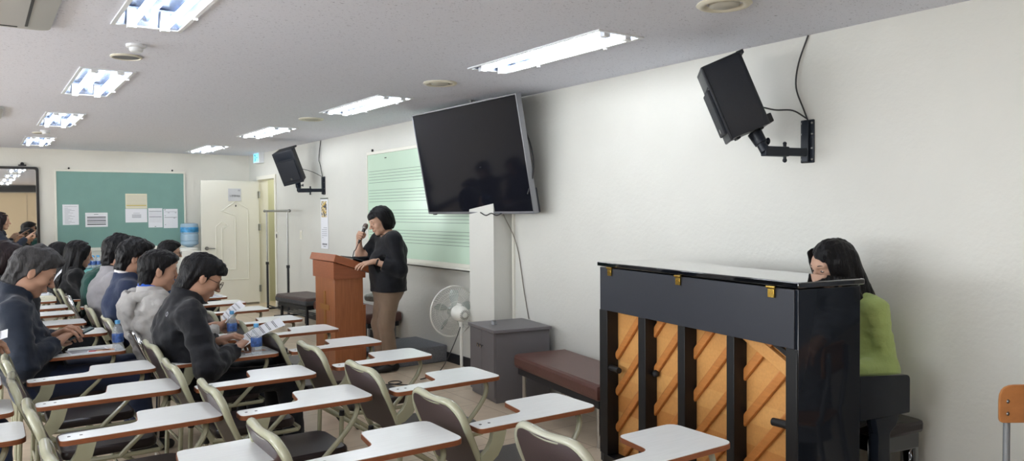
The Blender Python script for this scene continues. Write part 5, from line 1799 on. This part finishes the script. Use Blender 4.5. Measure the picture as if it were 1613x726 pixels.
M['teal_blue'] = fabric('deep_blue_jacket', srgb(32, 66, 108), .7)
M['khaki'] = fabric('taupe_trousers', srgb(132, 112, 94), .8)
M['lime'] = fabric('lime_green_jacket', srgb(174, 194, 122), .75, .6)
M['jeans'] = fabric('blue_jeans', srgb(46, 62, 96), .85)
M['dark_jeans'] = fabric('dark_jeans', srgb(34, 44, 68), .85)
M['black_blouse'] = fabric('black_blouse', srgb(11, 13, 20), .75)
M['grey_coat'] = fabric('dark_grey_coat', srgb(140, 146, 154), .85)

def seat(i): return Vector(CHAIR_POS[i])
def rel(i, p): return tuple(np.array(p) - np.array(CHAIR_POS[i]))

# sheet of music held in the hands
def held_sheet(label, corners, rows=7, seed=0, curl=.012):
    """corners in world order: near-bottom, near-top, far-top, far-bottom (bottom is the edge in the hand)"""
    c = [Vector(p) for p in corners]
    org = (c[0] + c[1] + c[2] + c[3]) / 4
    t = thing('music_sheet', label, 'sheet of paper', org, 0, 'sheets of music in hands')
    nrm = (c[1] - c[0]).cross(c[3] - c[0]).normalized()
    def fn(u, v):
        p = (c[0] * (1 - u) + c[3] * u) * (1 - v) + (c[1] * (1 - u) + c[2] * u) * v
        return p - org + nrm * curl * math.sin(v * PI) 
    MB().grid(fn, 4, 10, .0008).build('page', M['paper'], t)
    r = MB()
    rs = random.Random(seed)
    for k in range(rows):
        v0 = .08 + k * .85 / rows
        for (a, b, dv) in ((.08, .92, .012), (.08, .92, .04)):
            for sgn in (1, -1):
                q = [fn(a, v0 + dv), fn(b, v0 + dv), fn(b, v0 + dv + .012), fn(a, v0 + dv + .012)]
                r.raw([p + nrm * sgn * .0016 for p in q], [(0, 1, 2, 3)])
    r.build('print', M['ink'], t, smooth=False)
    return t
# ------------------------------------------------------------------ the audience, in the order of the rows
# man in the black jacket with glasses, reading a sheet
i = 15
p1, J1 = person('man in a black jacket and round glasses reading a sheet, in the second row', seat(i), 0.0, dict(
    pelvis=(-.10, 0, .51), head=rel(i, (1.055, 4.63, 1.115)), hp=28, hy=2, top='black_jacket', pants='dark', hair='hair_black', fringe=.058, bulk=1.08, s=1.06, sw=.19,
    handR=rel(i, (1.205, 4.50, .705)), handL=rel(i, (1.19, 4.76, .72)), poseR='hold', poseL='hold', upR=(0.1, .35, 1), upL=(.1, -.35, 1), poleR=(-.35, -.8, -.9), poleL=(-.3, .6, -1),
    glasses=1.0, seed=11, hem=.46, collar=.075))
held_sheet('sheet of music held by the man in the black jacket, in front of the bottle', [(1.245, 4.50, .705), (1.50, 4.50, .815), (1.53, 4.70, .835), (1.265, 4.72, .72)], 6, 1)
jk_ = [c for c in p1.children if c.name.startswith('jacket')][0]
o_ = Vector(J1['c7']) + Vector((-.30, -.14, -.055))
hit, hp_, hn_, _i = jk_.ray_cast(o_, Vector((1, .22, 0)).normalized())
if hit:
    MB().lathe([(.008, 0), (.0125, 0), (.0125, .0015), (.008, .0015)], 18, Matrix.Translation(hp_) @ hn_.to_track_quat('Z', 'Y').to_matrix().to_4x4() @ Matrix.Diagonal((.75, 1.1, 1, 1))).build('emblem', M['ink_light'], jk_)

i = 16
p2, J2 = person('man in a light grey hooded jacket with a blue collar, in the second row', seat(i), 0.0, dict(
    pelvis=(-.12, 0, .51), head=rel(i, (.955, 5.32, 1.115)), hp=10, hy=-2, top='light_grey', pants='dark', hair='hair_black', bulk=1.10, s=1.04, hood=True, under='royal', collar=.050,
    handR=rel(i, (1.285, 5.20, .735)), handL=rel(i, (1.24, 5.44, .71)), poseR='hold', poseL='rest', upR=(0, .8, .8), seed=22, hem=.45, poleR=(-.3, -.5, -1), wr=.0055))
held_sheet('sheet of music raised in front of the bottle by the hooded man', [(1.325, 5.17, .765), (1.455, 5.17, .865), (1.47, 5.36, .885), (1.345, 5.36, .78)], 5, 2)

i = 17
person('man in a navy suit with a white shirt collar, in the second row', seat(i), 0.0, dict(
    pelvis=(-.12, 0, .51), head=rel(i, (.925, 6.06, 1.165)), hp=14, hy=0, top='suit_navy', pants='suit_navy', hair='hair_black', under='white_shirt', collar=.035, quiff=True, s=1.03, bulk=1.05, seed=33, hem=.45,
    handR=rel(i, (1.22, 5.95, .70)), handL=rel(i, (1.22, 6.14, .70)), wr=.0028))
i = 18
person('man in a grey blazer over a black top, in the second row', seat(i), 0.0, dict(
    pelvis=(-.12, 0, .51), head=rel(i, (.93, 6.82, 1.175)), hp=10, hy=4, top='grey_wool', pants='dark', hair='hair_black', under='black_knit', collar=.035, quiff=True, s=1.05, bulk=1.06, seed=44, hem=.45,
    handR=rel(i, (1.2, 6.72, .70)), handL=rel(i, (1.2, 6.9, .70)), wr=.0028))
i = 19
person('person in a dark green jacket mostly hidden behind the man in the grey blazer', seat(i), 0.0, dict(
    pelvis=(-.12, 0, .51), head=rel(i, (1.10, 7.92, 1.075)), hp=30, top='green_wool', pants='dark', hair='hair_black', s=1.02, bulk=1.1, seed=55, hem=.45,
    handR=rel(i, (1.2, 7.84, .69)), handL=rel(i, (1.2, 8.02, .69))))
i = 20
person('woman with long black hair and a black top, in the second row', seat(i), 0.0, dict(
    kind='f', style='long', pelvis=(-.10, 0, .50), head=rel(i, (.83, 8.66, 1.085)), hp=12, hy=0, top='black_knit', pants='dark', hair='hair_black', s=1.04, bulk=1.06, seed=66, hem=.45, skin='skin_pale', topname='sweater',
    handR=rel(i, (1.15, 8.58, .68)), handL=rel(i, (1.15, 8.76, .68)), hx=-.02))
i = 21
person('dark haired person half hidden beyond the long haired woman', seat(i), 0.0, dict(
    kind='f', style='bob', pelvis=(-.12, 0, .50), head=rel(i, (.735, 9.55, 1.05)), hp=10, top='dark', pants='dark', hair='hair_black', s=1.0, seed=77, hem=.45, topname='sweater',
    handR=rel(i, (1.10, 9.48, .68)), handL=rel(i, (1.10, 9.66, .68))))
i = 10
person('man with glasses in a deep blue jacket, in the front row by the water cooler', seat(i), 0.0, dict(
    pelvis=(-.10, 0, .49), head=rel(i, (1.655, 8.62, 1.07)), hp=6, hy=0, top='teal_blue', pants='dark', hair='hair_black', s=1.0, glasses=.9, seed=88, hem=.45, skin='skin_pale',
    handR=rel(i, (1.85, 8.55, .69)), handL=rel(i, (1.85, 8.75, .69))))
i = 27
p10, J10 = person('grey haired man in a dark slate jacket looking down at a phone', seat(i), 0.0, dict(
    pelvis=(-.14, 0, .51), head=rel(i, (.265, 5.31, 1.145)), hp=30, hy=2, top='slate', pants='dark_jeans', hair='hair_grey', quiff=True, s=1.13, bulk=1.04, seed=99, hem=.45, collar=.075, sw=.18,
    handR=rel(i, (.375, 5.20, .735)), handL=rel(i, (.385, 5.36, .755)), poseR='hold', poseL='hold', upR=(0, .4, 1), upL=(.0, -.4, 1), poleR=(-.35, -.7, -.9), wr=.0042))
t = thing('mobile_phone', 'dark phone held in the hands of the grey haired man', 'phone', (.50, 5.27, .765), 0)
pr = Matrix.Rotation(math.radians(10), 3, 'Z') @ Matrix.Rotation(math.radians(-22), 3, 'Y')
MB().box((0, 0, 0), (.150, .074, .009), .004, rot=pr).build('body', M['phone'], t)
MB().box(pr @ Vector((0, 0, .005)), (.140, .066, .001), rot=pr).build('screen', mat('phone_screen', srgb(70, 104, 108), .15), t)

i = 29
person('woman with dark brown hair in black behind the grey haired man', seat(i), 0.0, dict(
    kind='f', style='bob', pelvis=(-.12, 0, .50), head=rel(i, (.185, 6.86, 1.135)), hp=16, top='dark', pants='dark', hair='hair_brown', s=1.12, bulk=1.12, seed=110, hem=.45, topname='sweater',
    handR=rel(i, (.33, 6.80, .91)), handL=rel(i, (.33, 6.96, .84)), poseR='hold', upR=(0, .6, .8)))
held_sheet('white sheet held up beyond the face of the grey haired man', [(.455, 6.72, .93), (.52, 6.72, 1.045), (.54, 6.90, 1.06), (.475, 6.90, .945)], 6, 3)
i = 36
person('person in blue jeans at the left edge, only knees and a sheet in view', seat(i), 0.0, dict(
    pelvis=(-.14, 0, .51), head=rel(i, (-.30, 4.02, 1.13)), hp=14, top='dark', pants='jeans', hair='hair_black', seed=120, hem=.45, knee=(.22, .11, .515),
    handR=rel(i, (-.02, 3.95, .88)), handL=rel(i, (-.02, 4.14, .86)), poseR='hold', poseL='hold'))
held_sheet('white sheet at the left edge held by the person in jeans', [(-.01, 3.90, .90), (.098, 3.90, .965), (.105, 4.10, .975), (.0, 4.10, .91)], 5, 4)

# woman standing by the mirror, pointing
person('woman in a dark jacket standing by the mirror and pointing right', (.20, 12.40, 0), -0.12, dict(
    kind='f', style='long', seated=False, pelvis=(-.02, 0, .86), head=(.07, 0, 1.395), hp=4, hy=0, top='slate', pants='dark', hair='hair_brown', open=True, s=.95, seed=130, hem=.74, skin='skin_pale', part=.02,
    kneeL=(.02, .09, .46), kneeR=(.02, -.09, .46), ankleL=(0, .09, .085), ankleR=(0, -.09, .085),
    handR=(.37, -.06, 1.165), handL=(.22, .12, 1.12), poseR='point', poseL='rest', upR=(0, .3, 1), poleR=(-.2, -.5, -1), hs=1.0))

# the presenter, standing behind the lectern and facing the audience
pr_, JP = person('woman presenter in a black blouse and taupe trousers speaking into a microphone', (3.115, 6.50, 0), PI, dict(
    kind='f', style='bob', seated=False, pelvis=(-.03, 0, .82), head=(.035, -.02, 1.400), hp=22, hy=-4, top='black_blouse', pants='khaki', hair='hair_black', skin='skin_pale', s=1.0, bulk=1.12, sw=.165, seed=140, wr=.002, hem=.745, long=.14, belly=True, topname='blouse',
    kneeL=(.025, .062, .44), kneeR=(.03, -.062, .44), ankleL=(-.015, .07, .085), ankleR=(.01, -.07, .085), hipw=.065, collar=0.0, slL=.66, slR=.22, puff=True, armr=.060, elbr=.054, thigh=.098, kneer=.074, cuff=.062,
    handR=(.168, -.205, 1.268), fdR=(.45, .88, .07), upR=(.81, -.44, .35), poseR='grip', poleR=(.40, -.1, -1),
    handL=(.150, .085, 1.035), fdL=(.96, -.12, -.18), upL=(.15, .2, 1), poseL='rest', poleL=(-.35, .35, -1)))
wl = JP['arm']['L']
e_, w_ = [np.array(q) for q in wl]
u_ = unit(w_ - e_)
MB().tube([Vector(w_ - u_ * .03 + np.cross(u_, [0, 0, 1]) * .029 * math.cos(a) + np.cross(u_, np.cross(u_, [0, 0, 1])) * .027 * math.sin(a)) for a in np.linspace(0, 2 * PI, 20)[:-1]], .008, 8, closed=True).build('wrist_watch', M['rubber'], pr_)
MB().tube([Vector(np.array(JP['c7']) + np.array([.018 + .062 * math.cos(a), .066 * math.sin(a), .02 - .02 * math.cos(a)])) for a in np.linspace(0, 2 * PI, 28)[:-1]], .0018, 6, closed=True).build('necklace', M['brass'], pr_)

# microphone in her hand
hd_ = Vector((2.968, 6.61, 1.345)); tl_ = Vector((2.915, 6.625, 1.215))
t = thing('microphone', 'dark handheld microphone in the hand of the presenter', 'microphone', tl_, 0)
ax = (hd_ - tl_).normalized(); Lm = (hd_ - tl_).length
Q = ax.to_track_quat('Z', 'Y').to_matrix().to_4x4()
MB().lathe([(0, -.02), (.010, -.02), (.011, 0), (.013, .02), (.0165, Lm - .03), (.020, Lm - .022), (0, Lm - .02)], 20, Q).build('handle', M['mic_grey'], t)
MB().lathe([(.012, Lm - .025), (.022, Lm - .012), (.0255, Lm + .006), (.022, Lm + .026), (.012, Lm + .036), (0, Lm + .038)], 20, Q).build('mesh_head', M['mic_head'], t)
MB().lathe([(.0235, Lm - .014), (.0262, Lm - .010), (.0262, Lm - .004), (.0235, Lm)], 20, Q).build('ring', M['steel'], t)
tail = tl_ - ax * .02
tag(MB().tube(smoothpath([tuple(tail), tuple(tail - ax * .05 + Vector((-.006, 0, -.01))), (2.868, 6.64, 1.12), (2.862, 6.66, 1.062), (2.90, 6.74, 1.055)], 6), .0042, 8).build('microphone_cable', M['cable']),
    'black microphone cable hanging from the presenter hand to the lectern', 'cable')

# the pianist behind the piano
bx_, by_, _ = ploc(.785, .345)
pn_, JN = person('woman pianist in a lime green jacket seated behind the piano', (bx_, by_, 0), PANG + PI, dict(
    kind='f', style='long', pelvis=(.0, -.02, .55), head=(.115, -.065, 1.205), hp=18, hy=-12, sweep=.62, top='lime', pants='dark', hair='hair_black', skin='skin_pale', s=.98, bulk=1.0, sw=.16, seed=150, hem=.50, collar=.05, strand=True, hx=-.03, part=.03,
    handL=(.24, .12, .735), handR=(.24, -.20, .735), poseL='rest', poseR='rest', poleL=(-.85, .22, -.65), armk=.010, armr=.062, elbr=.052, open=True, poleR=(-.4, -.3, -1), slump=.03, wr=.0036, knee=(.34, .10, .51), ankle=(.34, 0, .085)))

# someone in a long coat standing by the wall at the right, seen only as a reflection in the piano end panel
person('person in a long dark grey coat, seen only reflected in the glossy piano end', (3.40, .88, 0), math.radians(150), dict(
    kind='f', style='long', seated=False, pelvis=(-.02, 0, .86), head=(.05, 0, 1.40), hp=4, top='grey_coat', pants='dark', seed=160, s=1.08, bulk=1.12, hem=.24, long=.60, topname='coat', collar=.03, skin='skin_pale',
    kneeL=(.02, .09, .46), kneeR=(.02, -.09, .46), ankleL=(0, .09, .085), ankleR=(0, -.09, .085),
    handL=(.14, .22, .80), handR=(.14, -.22, .80), poseL='rest', poseR='rest', poleL=(-1, .3, -.2), poleR=(-1, -.3, -.2)))
t = thing('shoulder_bag', 'black shoulder bag of the person in the grey coat, reflected in the piano', 'bag', (3.40, .88, .70), math.radians(150))
MB().box((.20, .17, .0), (.10, .30, .20), .03).build('body', M['black_knit'], t)
MB().tube(smoothpath([(.20, .06, .09), (.13, .12, .45), (.02, .17, .60), (-.05, .17, .50)], 5), .008, 8).tube(smoothpath([(.20, .28, .09), (.14, .22, .45), (.03, .20, .60), (-.05, .17, .50)], 5), .008, 8).build('strap', M['black_knit'], t)
# unseen fill light added to brighten the passage behind the open door
ld = bpy.data.lights.new('passage_lamp', 'POINT'); ld.energy = 11; ld.shadow_soft_size = 0.12; ld.color = (1.0, .99, .94)
lo_ = bpy.data.objects.new('passage_lamp', ld); COL.objects.link(lo_); lo_.location = (XR + .75, 12.2, 2.2)
# ------------------------------------------------------------------ world and view
w = bpy.data.worlds.new('world'); SC.world = w
w.use_nodes = True
w.node_tree.nodes['Background'].inputs['Color'].default_value = (0.8, 0.9, 1.0, 1)
w.node_tree.nodes['Background'].inputs['Strength'].default_value = 0.0
SC.view_settings.view_transform = 'Standard'
SC.view_settings.look = 'None'
SC.view_settings.gamma = 1.0
SC.view_settings.exposure = 0.30
SC.view_settings.use_curve_mapping = False
SC.cycles.use_denoising = True
SC.cycles.max_bounces = 10
SC.cycles.diffuse_bounces = 6
SC.cycles.sample_clamp_indirect = 20.0
SC.cycles.caustics_reflective = False
SC.cycles.caustics_refractive = False
